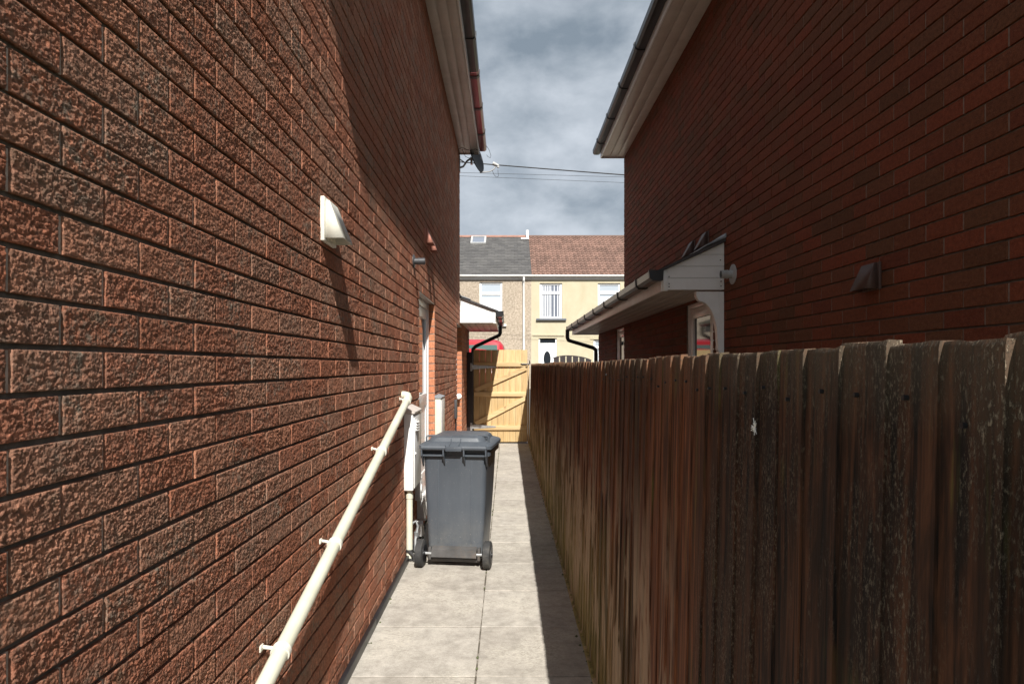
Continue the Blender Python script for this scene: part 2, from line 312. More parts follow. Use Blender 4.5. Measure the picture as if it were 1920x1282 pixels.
class MB:
    def __init__(s): s.v = []; s.f = []; s.tone = []; s.t = 0.5; s.sm = []
    def add(s, vs, fs, smooth=False):
        n = len(s.v); s.v += [tuple(p) for p in vs]; s.f += [tuple(i+n for i in q) for q in fs]
        s.tone += [s.t]*len(vs); s.sm += [smooth]*len(fs); return s
    def box(s, x0, x1, y0, y1, z0, z1, bv=0.0):
        x0, x1 = min(x0, x1), max(x0, x1); y0, y1 = min(y0, y1), max(y0, y1); z0, z1 = min(z0, z1), max(z0, z1)
        if bv <= 0:
            vs = [(x, y, z) for z in (z0, z1) for y in (y0, y1) for x in (x0, x1)]
            return s.add(vs, [(0, 2, 3, 1), (4, 5, 7, 6), (0, 1, 5, 4), (2, 6, 7, 3), (0, 4, 6, 2), (1, 3, 7, 5)])
        import bmesh
        bm = bmesh.new(); bmesh.ops.create_cube(bm, size=1.0)
        for w in bm.verts: w.co = ((x0+x1)/2+w.co.x*(x1-x0), (y0+y1)/2+w.co.y*(y1-y0), (z0+z1)/2+w.co.z*(z1-z0))
        bmesh.ops.bevel(bm, geom=bm.edges[:], offset=min(bv, (x1-x0)*.45, (y1-y0)*.45, (z1-z0)*.45), segments=2, profile=0.5, affect='EDGES')
        bm.verts.index_update()
        s.add([w.co[:] for w in bm.verts], [[w.index for w in f.verts] for f in bm.faces]); bm.free(); return s
    def prism(s, poly, axis, a, b):
        """poly: 2D points; axis 'x','y','z' is the extrusion axis from a to b"""
        def P(p, t): return (t, p[0], p[1]) if axis == 'x' else ((p[0], t, p[1]) if axis == 'y' else (p[0], p[1], t))
        n = len(poly); vs = [P(p, a) for p in poly]+[P(p, b) for p in poly]
        fs = [tuple(range(n)), tuple(range(2*n-1, n-1, -1))]+[(i, i+n, (i+1) % n+n, (i+1) % n) for i in range(n)]
        return s.add(vs, fs)
    def tube(s, pts, r, seg=16, cap=True, radii=None):
        pts = [Vector(p) for p in pts]; rings = []; up = Vector((0, 0, 1))
        d0 = (pts[1]-pts[0]).normalized(); a = d0.cross(up)
        if a.length < 1e-3: a = Vector((1, 0, 0))
        a.normalize(); vs = []
        for i, p in enumerate(pts):
            if i == 0: d = pts[1]-pts[0]
            elif i == len(pts)-1: d = pts[-1]-pts[-2]
            else: d = (pts[i+1]-p).normalized()+(p-pts[i-1]).normalized()
            d.normalize(); a = (a-d*a.dot(d)).normalized(); c = d.cross(a); rr = radii[i] if radii else r
            for k in range(seg):
                t = 2*math.pi*k/seg; vs.append(p+(a*math.cos(t)+c*math.sin(t))*rr)
        fs = []
        for i in range(len(pts)-1):
            for k in range(seg):
                k2 = (k+1) % seg; fs.append((i*seg+k, i*seg+k2, (i+1)*seg+k2, (i+1)*seg+k))
        s.add(vs, fs, True)
        if cap: s.add(vs[:seg], [tuple(range(seg))]); s.add(vs[-seg:], [tuple(range(seg))])
        return s
    def loft(s, rings, cap=True, smooth=True):
        n = len(rings[0]); vs = [p for r in rings for p in r]; fs = []
        for i in range(len(rings)-1):
            for k in range(n): k2 = (k+1) % n; fs.append((i*n+k, i*n+k2, (i+1)*n+k2, (i+1)*n+k))
        s.add(vs, fs, smooth)
        if cap: s.add(rings[0], [tuple(range(n-1, -1, -1))]); s.add(rings[-1], [tuple(range(n))])
        return s
    def build(s, name, mat, parent=None, fix=True):
        o0 = root_org(parent); me = bpy.data.meshes.new(name)
        me.from_pydata([(p[0]-o0.x, p[1]-o0.y, p[2]-o0.z) for p in s.v], [], s.f)
        if fix:
            import bmesh
            bm = bmesh.new(); bm.from_mesh(me); bmesh.ops.remove_doubles(bm, verts=bm.verts, dist=1e-5)
            bmesh.ops.recalc_face_normals(bm, faces=bm.faces); bm.to_mesh(me); bm.free()
            me.shade_smooth(); me.set_sharp_from_angle(angle=R(35))
        else:
            at = me.attributes.new('tone', 'FLOAT', 'POINT'); at.data.foreach_set('value', s.tone)
        me.update(); return link(name, me, mat, parent)

# ---------------------------------------------------------------- brickwork
T = 1024
def _tex(cells, seed):
    """periodic height map, 1 texel = 1 mm"""
    rg = np.random.default_rng(seed); H = np.zeros((T, T))
    for cu, cz, amp in cells:
        gu, gz = T//cu, T//cz; g = rg.random((gu, gz))
        u = np.arange(T)/T*gu; z = np.arange(T)/T*gz
        iu = u.astype(int); iz = z.astype(int); fu = u-iu; fz = z-iz
        fu = fu*fu*(3-2*fu); fz = fz*fz*(3-2*fz)
        a = g[iu % gu][:, iz % gz]; b_ = g[(iu+1) % gu][:, iz % gz]; c_ = g[iu % gu][:, (iz+1) % gz]; d_ = g[(iu+1) % gu][:, (iz+1) % gz]
        H += amp*((a*(1-fu)[:, None]+b_*fu[:, None])*(1-fz)[None]+(c_*(1-fu)[:, None]+d_*fu[:, None])*fz[None]-0.5)
    return H
def _worley(cu, cz, seed):
    rg = np.random.default_rng(seed); gu, gz = T//cu, T//cz
    ju = rg.random((gu, gz)); jz = rg.random((gu, gz)); hh = rg.random((gu, gz))
    U, Z = np.meshgrid(np.arange(T)/T*gu, np.arange(T)/T*gz, indexing='ij')
    w = _tex([(16, 12, 1.0), (7, 6, 0.6)], seed+50)*1.3; U = U+w; Z = Z+np.roll(w, 331, 0)
    iu = np.floor(U).astype(int); iz = np.floor(Z).astype(int); best = np.full((T, T), 9.0); hb = np.zeros((T, T))
    for a in (-1, 0, 1):
        for b_ in (-1, 0, 1):
            cu_, cz_ = iu+a, iz+b_; d = (U-cu_-ju[cu_ % gu, cz_ % gz])**2+(Z-cz_-jz[cu_ % gu, cz_ % gz])**2
            k = d < best; best = np.where(k, d, best); hb = np.where(k, hh[cu_ % gu, cz_ % gz], hb)
    return (1-np.clip(best, 0, 1.2)**.5)*(0.45+0.9*hb)-0.35
HT = _tex([(30, 16, 0.45), (11, 6, 0.35)], 3)+_worley(9, 6, 11)*0.75+_worley(4, 3, 12)*0.45+_tex([(2, 2, 0.35)], 8)
HT = HT/np.abs(HT).max()
CH, BL, JT = 0.0779, 0.2335, 0.0105
def hsample(u, z):
    iu = np.floor(u*1000).astype(int); iz = np.floor(z*1000).astype(int); fu = u*1000-iu; fz = z*1000-iz
    iu %= T; iz %= T; iu2 = (iu+1) % T; iz2 = (iz+1) % T
    return (HT[iu, iz]*(1-fu)+HT[iu2, iz]*fu)*(1-fz)+(HT[iu, iz2]*(1-fu)+HT[iu2, iz2]*fu)*fz
def brick_wall(name, parent, u0, u1, z0, z1, uph, zph, world, mats, openings=(), amp=0.0013, depth=0.0095, vdepth=0.005,
               step=lambda u, z: 0.02, flip=False, jt=JT, seed=1, header=False, rnd=0.0013):
    """world(u, z, d) -> xyz arrays, d is the distance out of the wall's face"""
    rg = np.random.default_rng(seed)
    V = []; F = []; TN = []; MI = []; nv = 0
    def quads(Pv, Fq, tone, mi):
        nonlocal nv
        V.append(Pv); F.append(Fq+nv); TN.append(np.full(len(Pv), tone)); MI.append(np.full(len(Fq), mi)); nv += len(Pv)
    r0 = int(math.floor((z0-zph)/CH)); r1 = int(math.ceil((z1-zph)/CH))
    L = BL/2 if header else BL
    for r in range(r0, r1):
        za, zb = max(zph+r*CH, z0), min(zph+(r+1)*CH, z1)
        if zb-za < 0.012: continue
        zc = (za+zb)/2; spans = [(u0, u1)]
        for (a, b_, c_, d_) in openings:
            if c_ < zc < d_:
                ns = []
                for s_, e_ in spans:
                    if b_ <= s_ or a >= e_: ns.append((s_, e_)); continue
                    if a > s_: ns.append((s_, a))
                    if b_ < e_: ns.append((b_, e_))
                spans = ns
        for s_, e_ in spans:
            uu = np.array([s_, e_, e_, s_]); zz = np.array([za, za, zb, zb])
            quads(world(uu, zz, np.full(4, -depth)), np.array([[0, 1, 2, 3]]), 0.5, 1)
            k0 = int(math.floor((s_-uph)/L))-1; k1 = int(math.ceil((e_-uph)/L))+1
            for k in range(k0, k1):
                a = uph+k*L+(r % 2)*L/2; b_ = a+L
                a2, b2 = max(a, s_), min(b_, e_)
                if b2-a2 < 0.02: continue
                j0 = jt/2 if a2 == a else 0.0; j1 = jt/2 if b2 == b_ else 0.0
                ua, ub = a2+j0+rg.uniform(-.001, .001), b2-j1+rg.uniform(-.001, .001); va, vb = za+jt/2+rg.uniform(-.0012, .0008), zb-jt/2+rg.uniform(-.0008, .0012)
                if vb-va < 0.01: continue
                st = step((ua+ub)/2, (va+vb)/2); nu = max(2, int((ub-ua)/st)+1); nz = max(2, int((vb-va)/st)+1)
                su = np.linspace(0, 1, nu+1); sz = np.linspace(0, 1, nz+1)
                if nu > 12:
                    e = rnd/(ub-ua); su = np.concatenate([[0, e*0.4, e], np.linspace(e*2, 1-e*2, nu-3), [1-e, 1-e*.4, 1]])
                    e = rnd/(vb-va); sz = np.concatenate([[0, e*0.4, e], np.linspace(e*2.2, 1-e*2.2, max(2, nz-3)), [1-e, 1-e*.4, 1]])
                U, Z = np.meshgrid(ua+(ub-ua)*su, va+(vb-va)*sz, indexing='ij')
                ou, oz = rg.uniform(0, 1, 2)
                am = amp*rg.uniform(0.75, 1.3)
                H = hsample(U+ou, Z+oz)*am
                dd = np.minimum(np.minimum(U-ua, ub-U), np.minimum(Z-va, vb-Z))
                ed = np.clip(dd/rnd, 0, 1)
                H = H*np.clip(dd/(rnd*1.5), 0.45, 1) - 0.0010*(1-ed)**2 + rg.uniform(-0.0012, 0.0012)
                n0, n1 = U.shape
                P = world(U.ravel(), Z.ravel(), H.ravel())
                idx = np.arange(n0*n1).reshape(n0, n1)
                Q = np.stack([idx[:-1, :-1], idx[1:, :-1], idx[1:, 1:], idx[:-1, 1:]], -1).reshape(-1, 4)
                per = np.concatenate([idx[:-1, 0], idx[-1, :-1], idx[:0:-1, -1], idx[0, :0:-1]])
                PB = world(U.ravel()[per], Z.ravel()[per], np.full(len(per), -depth))
                nb = len(per); bi = np.arange(nb)+n0*n1
                QS = np.stack([np.roll(per, -1), per, bi, np.roll(bi, -1)], -1)
                quads(np.concatenate([P, PB]), np.concatenate([Q, QS]), rg.random(), 0)
                if j1 > 0 and b2 < e_:      # upright joint
                    uu = np.array([ub-.001, b2+jt/2+.001, b2+jt/2+.001, ub-.001]); zz = np.array([va+.001, va+.001, vb-.001, vb-.001])
                    A = world(uu, zz, np.full(4, -vdepth)); B = world(uu, zz, np.full(4, -depth))
                    quads(np.concatenate([A, B]), np.array([[0, 1, 2, 3], [1, 0, 4, 5], [3, 2, 6, 7]]), 0.5, 2)
    V = np.concatenate(V); F = np.concatenate(F); TN = np.concatenate(TN); MI = np.concatenate(MI)
    if flip: F = F[:, ::-1]
    V = V-np.array(root_org(parent))
    me = bpy.data.meshes.new(name); me.vertices.add(len(V)); me.vertices.foreach_set('co', V.astype(np.float32).ravel())
    me.loops.add(F.size); me.loops.foreach_set('vertex_index', F.astype(np.int32).ravel())
    me.polygons.add(len(F)); me.polygons.foreach_set('loop_start', np.arange(0, F.size, 4, dtype=np.int32))
    me.polygons.foreach_set('material_index', MI.astype(np.int32))
    at = me.attributes.new('tone', 'FLOAT', 'POINT'); at.data.foreach_set('value', TN.astype(np.float32))
    me.update(calc_edges=True); me.validate()
    me.shade_smooth(); me.set_sharp_from_angle(angle=R(55))
    return link(name, me, None, parent, mats)

XL, XR = -0.77, 1.835
ZPH = 1.4818
def side_left(u, z, d): return np.stack([XL+d, u, z], -1)
def side_right(u, z, d): return np.stack([XR-d, u, z], -1)
def front_face(y):
    return lambda u, z, d: np.stack([u, y-d, z], -1)

# ================================================================ SETTING
MB().add([(-400, -200, -0.06), (400, -200, -0.06), (400, 600, -0.06), (-400, 600, -0.06)], [(0, 1, 2, 3)]).build('ground', M['soil']).__setitem__('kind', 'structure')
jb = MB().box(-0.76, 0.43, -0.6, 12.15, -0.055, -0.0045)
tag(jb.build('path_bed', M['joint']), kind='structure')
pm = MB(); y = 3.0-0.572*7
while y < 12.1:
    for (a, b_) in ((-0.752, -0.152), (-0.148, 0.418)):
        pm.t = random.random(); ya, yb = y+0.004+max(0, random.uniform(-.004, .007)), min(y+0.568, 12.12)
        zz = [random.uniform(-0.002, 0.0025) for _ in range(4)]; e = 0.0025
        if a < -.5: a_, b2 = a, b_+random.uniform(-.005, .001)
        else: a_, b2 = a+random.uniform(0, .003), b_
        c = [(a_, ya), (b2, ya), (b2, yb), (a_, yb)]; ci = [(a_+e, ya+e), (b2-e, ya+e), (b2-e, yb-e), (a_+e, yb-e)]
        vs = [(p[0], p[1], -0.04) for p in c]+[(p[0], p[1], zz[i]-0.002) for i, p in enumerate(c)]+[(p[0], p[1], zz[i]) for i, p in enumerate(ci)]
        fs = [(0, 1, 5, 4), (1, 2, 6, 5), (2, 3, 7, 6), (3, 0, 4, 7), (4, 5, 9, 8), (5, 6, 10, 9), (6, 7, 11, 10), (7, 4, 8, 11), (8, 9, 10, 11)]
        pm.add(vs, fs)
    y += 0.572
tag(pm.build('path', M['slab'], fix=False), kind='structure')
# driveway and street rising beyond the gate
dv = MB().add([(-30, 12.3, -0.02), (30, 12.3, -0.02), (30, 14, 0.30), (-30, 14, 0.30), (30, 24.5, 0.35), (-30, 24.5, 0.35), (30, 27, 0.5), (-30, 27, 0.5)],
              [(0, 1, 2, 3), (3, 2, 4, 5), (5, 4, 6, 7)])
tag(dv.build('road', M['tarmac']), kind='structure')
# neighbour's side passage on the far side of the fence
tag(MB().box(0.46, 1.82, -0.6, 12.2, -0.055, -0.01).build('side_path', M['joint']), kind='structure')

# ================================================================ LEFT HOUSE
YC = 10.27
door1 = (5.57, 6.74, 0.1577, 2.105)
door2 = (9.72, 10.72, 0.1577, 2.105)
# snap opening heights to the courses
def snap(z): return ZPH+round((z-ZPH)/CH)*CH
door1 = (door1[0], door1[1], snap(0.16), snap(2.12)); door2 = (door2[0], door2[1], snap(0.16), snap(2.12))
hl = empty('brick_house', (XL, 5.5, 0), 'sunlit rough red brick house with white soffit, left of the path', 'house', 'brick houses either side of the path')
stepL = lambda u, z: max(0.0018, min(0.03, u*0.00135)) if -0.66*u < z-EYE < 0.68*u+.1 else 0.03
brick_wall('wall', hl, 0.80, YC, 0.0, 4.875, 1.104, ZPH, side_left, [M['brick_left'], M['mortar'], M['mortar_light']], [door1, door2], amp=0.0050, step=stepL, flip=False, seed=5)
brick_wall('extension_wall', hl, YC+0.0005, 12.80, 0.0, 2.5, 1.104, ZPH, side_left, [M['brick_left'], M['mortar'], M['mortar_light']], [door2], amp=0.001, step=lambda u, z: 0.03, seed=6)
core = MB()
core.box(-7.0, XL-0.125, 0.80, YC-0.002, 0, 4.8).box(-7.0, XL-0.125, YC, 12.79, 0, 2.5)
for z0, z1, y0, y1 in ((0, 4.8, 0.8, door1[0]), (0, door1[2], door1[0], door1[1]), (door1[3], 4.8, door1[0], door1[1]), (0, 4.8, door1[1], door2[0]),
                       (0, door2[2], door2[0], YC), (door2[3], 4.8, door2[0], YC), (0, door2[2], YC, door2[1]), (door2[3], 2.5, YC, door2[1]), (0, 2.5, door2[1], 12.79)):
    core.box(XL-0.124, XL-0.0125, y0+.001, y1-.001, z0, z1)
core.build('inner_wall', M['mortar'], hl)
# brick reveals of the door openings (facing the camera) and their heads
for dr, zt in ((door1, door1[3]), (door2, door2[3])):
    brick_wall('reveal', hl, XL-0.108, XL-0.001, dr[2], zt, XL-0.22, ZPH, front_face(dr[1]-0.0025), [M['brick_orange'], M['mortar_light'], M['mortar_light']], amp=0.0005,
               depth=0.004, vdepth=0.003, step=lambda u, z: 0.02, seed=9)
for dr in (door1, door2):
    MB().box(XL-0.11, XL-0.004, dr[0], dr[1]-0.006, dr[3]-0.004, dr[3]+0.006).build('lintel', M['metal'], hl)
# far end wall of the extension and rear wall
def gable(parent, x0, x1, y, z1, nm='end_wall'):
    MB().box(x0, x1, y-0.02, y+0.02, 0, z1).build(nm, M['brick_left'], parent)
def upvc_door(parent, xface, dr, side, glazed=True, handle_near=True, label=None):
    """door set in a side wall; side=+1 faces +X"""
    a, b_, z0, z1 = dr; z1 -= 0.006
    x = xface; d = 0.055*side; f = MB(); w = 0.065
    f.box(x-d, x, a, a+w, z0, z1, .004).box(x-d, x, b_-w, b_-.003, z0, z1, .004).box(x-d, x-.001*side, a+w, b_-w, z1-w, z1-.001, .004)
    f.box(x-d, x+0.02*side, a, b_-.003, z0-0.0, z0+0.045, .004)
    dd = f.build('door', M['upvc_frame'], parent)
    if label: dd['label'] = label
    l = MB(); s0 = a+w+.004; s1 = b_-w-.004; q0 = z0+.05; q1 = z1-w-.004; sw = 0.10; xl = x-0.008*side
    l.box(xl-.045*side, xl, s0, s0+sw, q0, q1, .006).box(xl-.045*side, xl, s1-sw, s1, q0, q1, .006)
    l.box(xl-.045*side, xl-.001*side, s0+sw, s1-sw, q1-sw, q1, .006).box(xl-.045*side, xl-.001*side, s0+sw, s1-sw, q0, q0+0.2, .006)
    l.box(xl-.045*side, xl-.001*side, s0+sw, s1-sw, q0+.85, q0+.97, .006)
    l.build('door_leaf', M['upvc_frame'], dd)
    MB().box(xl-.03*side, xl-.02*side, s0+sw-.005, s1-sw+.005, q0+.95, q1-sw+.01).build('glass', M['glass'], dd)
    MB().box(xl-.032*side, xl-.012*side, s0+sw-.005, s1-sw+.005, q0+.19, q0+.86).build('panel', M['upvc_frame'], dd)
    hy = s0+0.05 if handle_near else s1-0.05
    h = MB().box(xl, xl+.008*side, hy-.015, hy+.015, q0+.85, q0+1.08, .003).tube([(xl+.005*side, hy, q0+1.0), (xl+.05*side, hy, q0+1.0), (xl+.055*side, hy+(.11 if handle_near else -.11), q0+1.0)], .009, 10)
    h.build('handle', M['metal'], dd)
    return dd
upvc_door(hl, XL-0.058, door1, 1, label='white plastic side door in the reveal behind the meter box')
upvc_door(hl, XL-0.078, door2, 1, label='white plastic door half hidden by the wall corner')
# step below the side door
MB().box(XL-0.11, XL+0.035, door1[0]-.02, door1[1]-.05, door1[2]-0.035, door1[2]-0.001, .005).build('door_sill', M['upvc'], hl)

def eaves(parent, side, xw, y0, y1, zs, ov, gmat_spans, roofpitch=34, wide=6.2):
    """side=+1: eaves project to +X from wall face xw"""
    x1 = xw+side*ov
    so_ = MB(); nb = 3; bw = ov/nb
    for i in range(nb):
        a = xw+side*bw*i; c = xw+side*bw*(i+1)-side*0.008
        so_.box(a, c, y0, y1, zs, zs+0.012, .003)
    so_.box(xw-side*.11, x1, y0, y1, zs+.0115, zs+.022)
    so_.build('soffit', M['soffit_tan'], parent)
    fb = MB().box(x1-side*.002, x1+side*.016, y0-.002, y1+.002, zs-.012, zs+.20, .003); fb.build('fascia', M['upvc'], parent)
    eb = MB(); eb.prism([(xw, zs-.012), (x1, zs-.012), (x1, zs+.17), (xw, zs+.17+ov*math.tan(R(roofpitch)))], 'y', y1, y1+.018); eb.build('box_end', M['soffit_tan'], parent)
    eb = MB(); eb.prism([(xw, zs-.012), (x1, zs-.012), (x1, zs+.17), (xw, zs+.17+ov*math.tan(R(roofpitch)))], 'y', y0-.018, y0); eb.build('box_end', M['soffit_tan'], parent)
    # gutter, square-line profile
    gx0 = x1+side*.018; gw = .112; gz = zs+.06; gh = .075
    outer = [(gx0, gz+gh), (gx0, gz+.008), (gx0+side*.02, gz), (gx0+side*(gw-.03), gz), (gx0+side*(gw-.005), gz+.02), (gx0+side*gw, gz+gh)]
    inner = [(p[0]+(side*.003 if i < 2 else (-side*.003 if i > 3 else 0)), p[1]+(.003 if 0 < i < 5 else 0)) for i, p in enumerate(outer)]
    poly = outer+inner[::-1]
    root = None
    for (a, b_, gm) in gmat_spans:
        g = MB(); g.prism(poly, 'y', a, b_)
        o = g.build('gutter', M[gm], parent)
        if gm == 'maroon': o['label'] = 'length of gutter coloured dark red as a reflection of the parked car'
        root = root or o
        n = int((b_-a)/0.95); 
        for i in range(n+1):
            br = MB()
            yy = a+0.12+i*0.95
            if yy > b_-.03: break
            bp = [(p[0]+(-side*.0 if i_ < 2 else side*.0), p[1]-(.006 if 0 < i_ < 5 else -.004)) for i_, p in enumerate(outer)]
            bp = [(outer[0][0], gz+gh+.006), (outer[1][0], gz-.002), (outer[2][0], gz-.008), (outer[3][0]+side*.004, gz-.008), (outer[4][0]+side*.007, gz+.016), (outer[5][0]+side*.007, gz+gh+.006)]
            br.prism(bp+[(p[0], p[1]) for p in [(outer[5][0]-side*.004, gz+gh+.004), (outer[4][0]-side*.004, gz+.022), (outer[3][0], gz+.006), (outer[2][0], gz+.006), (outer[1][0]+side*.005, gz+.01), (outer[0][0]+side*.005, gz+gh+.004)]], 'y', yy-.03, yy+.03)
            br.build('bracket', M['black_plastic'], o)
    ce = MB().prism(outer, 'y', gmat_spans[-1][1], gmat_spans[-1][1]+.006); ce.build('gutter_end', M[gmat_spans[-1][2]], root)
    # roof slab
    t = math.tan(R(roofpitch)); xe = x1+side*.06; ze = zs+.20; xr = xw-side*wide; zr = ze+abs(xe-xr)*t
    rf = MB(); rf.prism([(xe, ze), (xe, ze+.03), (xr, zr+.05), (xr, zr)], 'y', y0-.05, y1+.05)
    xo = xr-side*(wide+.3); rf.prism([(xr, zr), (xr, zr+.05), (xo, ze+.03), (xo, ze)], 'y', y0-.05, y1+.05)
    rf.build('roof', M['roof_dark'], parent)
    # gable ends above the walls
    for yy in (y0, y1-.11):
        g = MB().prism([(xw-side*.13, zs+.02), (xw-side*.13, ze+abs(xe-xw)*t-.02), (xr, zr-.03), (xw-side*2*wide, ze-.02), (xw-side*2*wide, zs+.02)], 'y', yy, yy+.1)
        g.build('gable_wall', M['brick_left'], parent)
eaves(hl, 1, XL, 1.0, YC-.02, 4.855, 0.30, [(0.98, 7.55, 'black_plastic'), (7.555, YC+.05, 'maroon')])

def canopy(parent, side, xw, y0, y1, zb, zt_in, zt_out, pr, gutter_mat, gable_boards=4, soff='soffit_tan'):
    """pent canopy on a side wall: boarded gable facing the camera at y0"""
    x1 = xw+side*pr
    g = MB(); hb = (zt_in-zb)/gable_boards
    for i in range(gable_boards):
        za = zb+i*hb; zb_ = za+hb-.004
        def xtop(z): return x1 if z <= zt_out else x1+(xw-x1)*(z-zt_out)/(zt_in-zt_out)
        pts = [(xw+side*.003, za), (xtop(za), za)]
        if za < zt_out < zb_: pts.append((x1, zt_out))
        pts += [(xtop(zb_), zb_), (xw+side*.003, zb_)]
        g.prism(pts, 'y', y0, y0+.016)
    g.prism([(xw+side*.004, zb+.01), (x1-side*.01, zb+.01), (x1-side*.01, zt_out-.005), (xw+side*.004, zt_in-.015)], 'y', y0+.012, y0+.03)
    g.box(x1-side*.035, x1+side*.004, y0-.006, y0+.02, zb-.012, zt_out+.002, .003)
    root = g.build('canopy', M['upvc'], parent)
    s = MB(); nb = max(3, int(pr/0.1)); bw = pr/nb
    for i in range(nb):
        s.box(xw+side*(i*bw+.004), xw+side*((i+1)*bw-.006), y0+.03, y1, zb, zb+.012, .003)
    s.box(xw+side*.002, x1-side*.002, y0+.03, y1, zb+.0115, zb+.018)
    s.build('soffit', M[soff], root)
    MB().box(x1-side*.001, x1+side*.016, y0+.02, y1, zb-.012, zt_out-.03, .002).build('fascia', M['upvc'], root)
    MB().prism([(xw, zb-.01), (x1, zb-.01), (x1, zt_out), (xw, zt_in)], 'y', y1, y1+.016).build('canopy_end', M[soff], root)
    rf = MB(); xo = x1+side*.05
    sl = (zt_in-zt_out)/pr
    rf.prism([(xw, zt_in+.004), (xw, zt_in+.035), (xo, zt_out-.05*sl+.025), (xo, zt_out-.05*sl+.004)], 'y', y0-.035, y1+.03)
    rf.build('canopy_roof', M['roof_dark'], root)
    fl = MB().prism([(xw, zt_in+.034), (xw, zt_in+.07), (xw+side*.006, zt_in+.07), (xw+side*.012, zt_in+.046), (xw+side*.17, zt_in+.046-.158*sl), (xw+side*.17, zt_in+.036-.158*sl)], 'y', y0-.05, y1+.03)
    fl.build('flashing', M['lead'], root)
    gx0 = x1+side*.018; gw = .11; gz = zt_out-.085; gh = .075
    outer = [(gx0, gz+gh), (gx0, gz+.008), (gx0+side*.02, gz), (gx0+side*(gw-.03), gz), (gx0+side*(gw-.005), gz+.02), (gx0+side*gw, gz+gh)]
    inner = [(p[0]+(side*.003 if i < 2 else (-side*.003 if i > 3 else 0)), p[1]+(.003 if 0 < i < 5 else 0)) for i, p in enumerate(outer)]
    gu = MB().prism(outer+inner[::-1], 'y', y0-.02, y1+.03).build('gutter', M[gutter_mat], root)
    MB().prism([(outer[0][0]-side*.004, gz+gh+.006), (outer[1][0], gz-.004), (outer[2][0], gz-.01), (outer[3][0]+side*.005, gz-.01), (outer[4][0]+side*.008, gz+.016), (outer[5][0]+side*.008, gz+gh+.006)], 'y', y0-.06, y0-.018).build('end_cap', M['black_plastic'], root)
    for i in range(int((y1-y0)/1.0)+1):
        yy = y0+.55+i*1.0
        if yy > y1: break
        MB().prism([(outer[0][0]-side*.004, gz+gh+.006), (outer[1][0], gz-.004), (outer[2][0], gz-.01), (outer[3][0]+side*.005, gz-.01), (outer[4][0]+side*.008, gz+.016), (outer[5][0]+side*.008, gz+gh+.006),
                    (outer[5][0]-side*.004, gz+gh+.004), (outer[4][0]-side*.004, gz+.022), (outer[3][0], gz+.006), (outer[2][0], gz+.006), (outer[1][0]+side*.005, gz+.01), (outer[0][0]+side*.002, gz+gh+.004)], 'y', yy-.02, yy+.02).build('bracket', M['black_plastic'], root)
    return root
cl = canopy(hl, 1, XL, YC+.02, 12.82, 2.154, 2.545, 2.34, 0.57, 'grey_plastic')
def downpipe(parent, pts, r=0.034, name='downpipe'):
    b = MB(); b.tube(pts, r, 14); 
    o = b.build(name, M['black_plastic'], parent); return o
downpipe(hl, [(-.15, 12.88, 2.26), (-.15, 12.88, 2.13), (-.17, 12.88, 2.08), (-.64, 12.88, 1.86), (-.70, 12.88, 1.80), (-.705, 12.88, 1.72), (-.705, 12.88, 0.0)], .037)

# ---- vents -------------------------------------------------------
def vent(name, side, xw, y0, y1, z0, z1, out, mat, label, group, frame=0.012, pt=0.018):
    e = empty(name, (xw, (y0+y1)/2, z0), label, 'vent cover', group)
    p = MB().box(xw, xw+side*pt, y0, y1, z0, z1, .003); p.build('back_plate', M[mat], e)
    a, b_ = y0+frame, y1-frame; zt = z1-frame; zb = z0+frame; x0 = xw+side*pt; xo = x0+side*out; t = .003
    h = MB(); yi = (b_-a)*.10
    T0, T1 = (x0, a+yi, zt), (x0, b_-yi, zt); B0, B1 = (xo, a, zb), (xo, b_, zb); W0, W1 = (x0, a, zb), (x0, b_, zb)
    T0a, T1a = (x0+side*.012, a+yi, zt), (x0+side*.012, b_-yi, zt)
    h.add([T0a, T1a, B1, B0], [(0, 1, 2, 3)]); h.add([T0, T0a, B0, W0], [(0, 1, 2, 3)]); h.add([T1, T1a, B1, W1], [(0, 3, 2, 1)]); h.add([T0, T1, T1a, T0a], [(0, 1, 2, 3)])
    o = h.build('hood', M[mat], e)
    sm = o.modifiers.new('thick', 'SOLIDIFY'); sm.thickness = t; sm.offset = 0
    s = MB()
    for i in range(3):
        yy = a+(b_-a)*(i+1)/4; s.box(x0, x0+side*.012, yy-.002, yy+.002, zb, zt-.02)
    s.build('louvre', M[mat], e)
    return e
vent('vent_cover', 1, XL, 2.625, 2.81, 1.968, 2.15, 0.074, 'vent_white', 'square white hooded vent cover on the sunlit brick wall, casting a long slanting shadow', None)
vent('vent_cover', 1, XL, 5.90, 6.07, 2.585, 2.735, 0.07, 'terracotta', 'terracotta hooded vent on the sunlit wall, the one nearer the black flue pipe', 'terracotta vents above the side door', .006, .01)
vent('vent_cover', 1, XL, 6.22, 6.39, 2.575, 2.725, 0.07, 'terracotta', 'terracotta hooded vent on the sunlit wall, the one farther from the black flue pipe', 'terracotta vents above the side door', .006, .01)
vent('vent_cover', -1, XR, 5.82, 5.98, 2.53, 2.685, 0.085, 'brown_plastic', 'brown hooded vent above the right canopy, the nearer one by the lead flashing', 'brown vents above the canopy', .006, .012)
vent('vent_cover', -1, XR, 6.25, 6.41, 2.53, 2.685, 0.085, 'brown_plastic', 'brown hooded vent above the right canopy, the smaller farther one', 'brown vents above the canopy', .006, .012)
vent('vent_cover', -1, XR, 3.14, 3.29, 1.83, 1.965, 0.065, 'brown_plastic', 'dark brown hooded vent alone on the shaded right wall above the near fence', None, .004, .014)

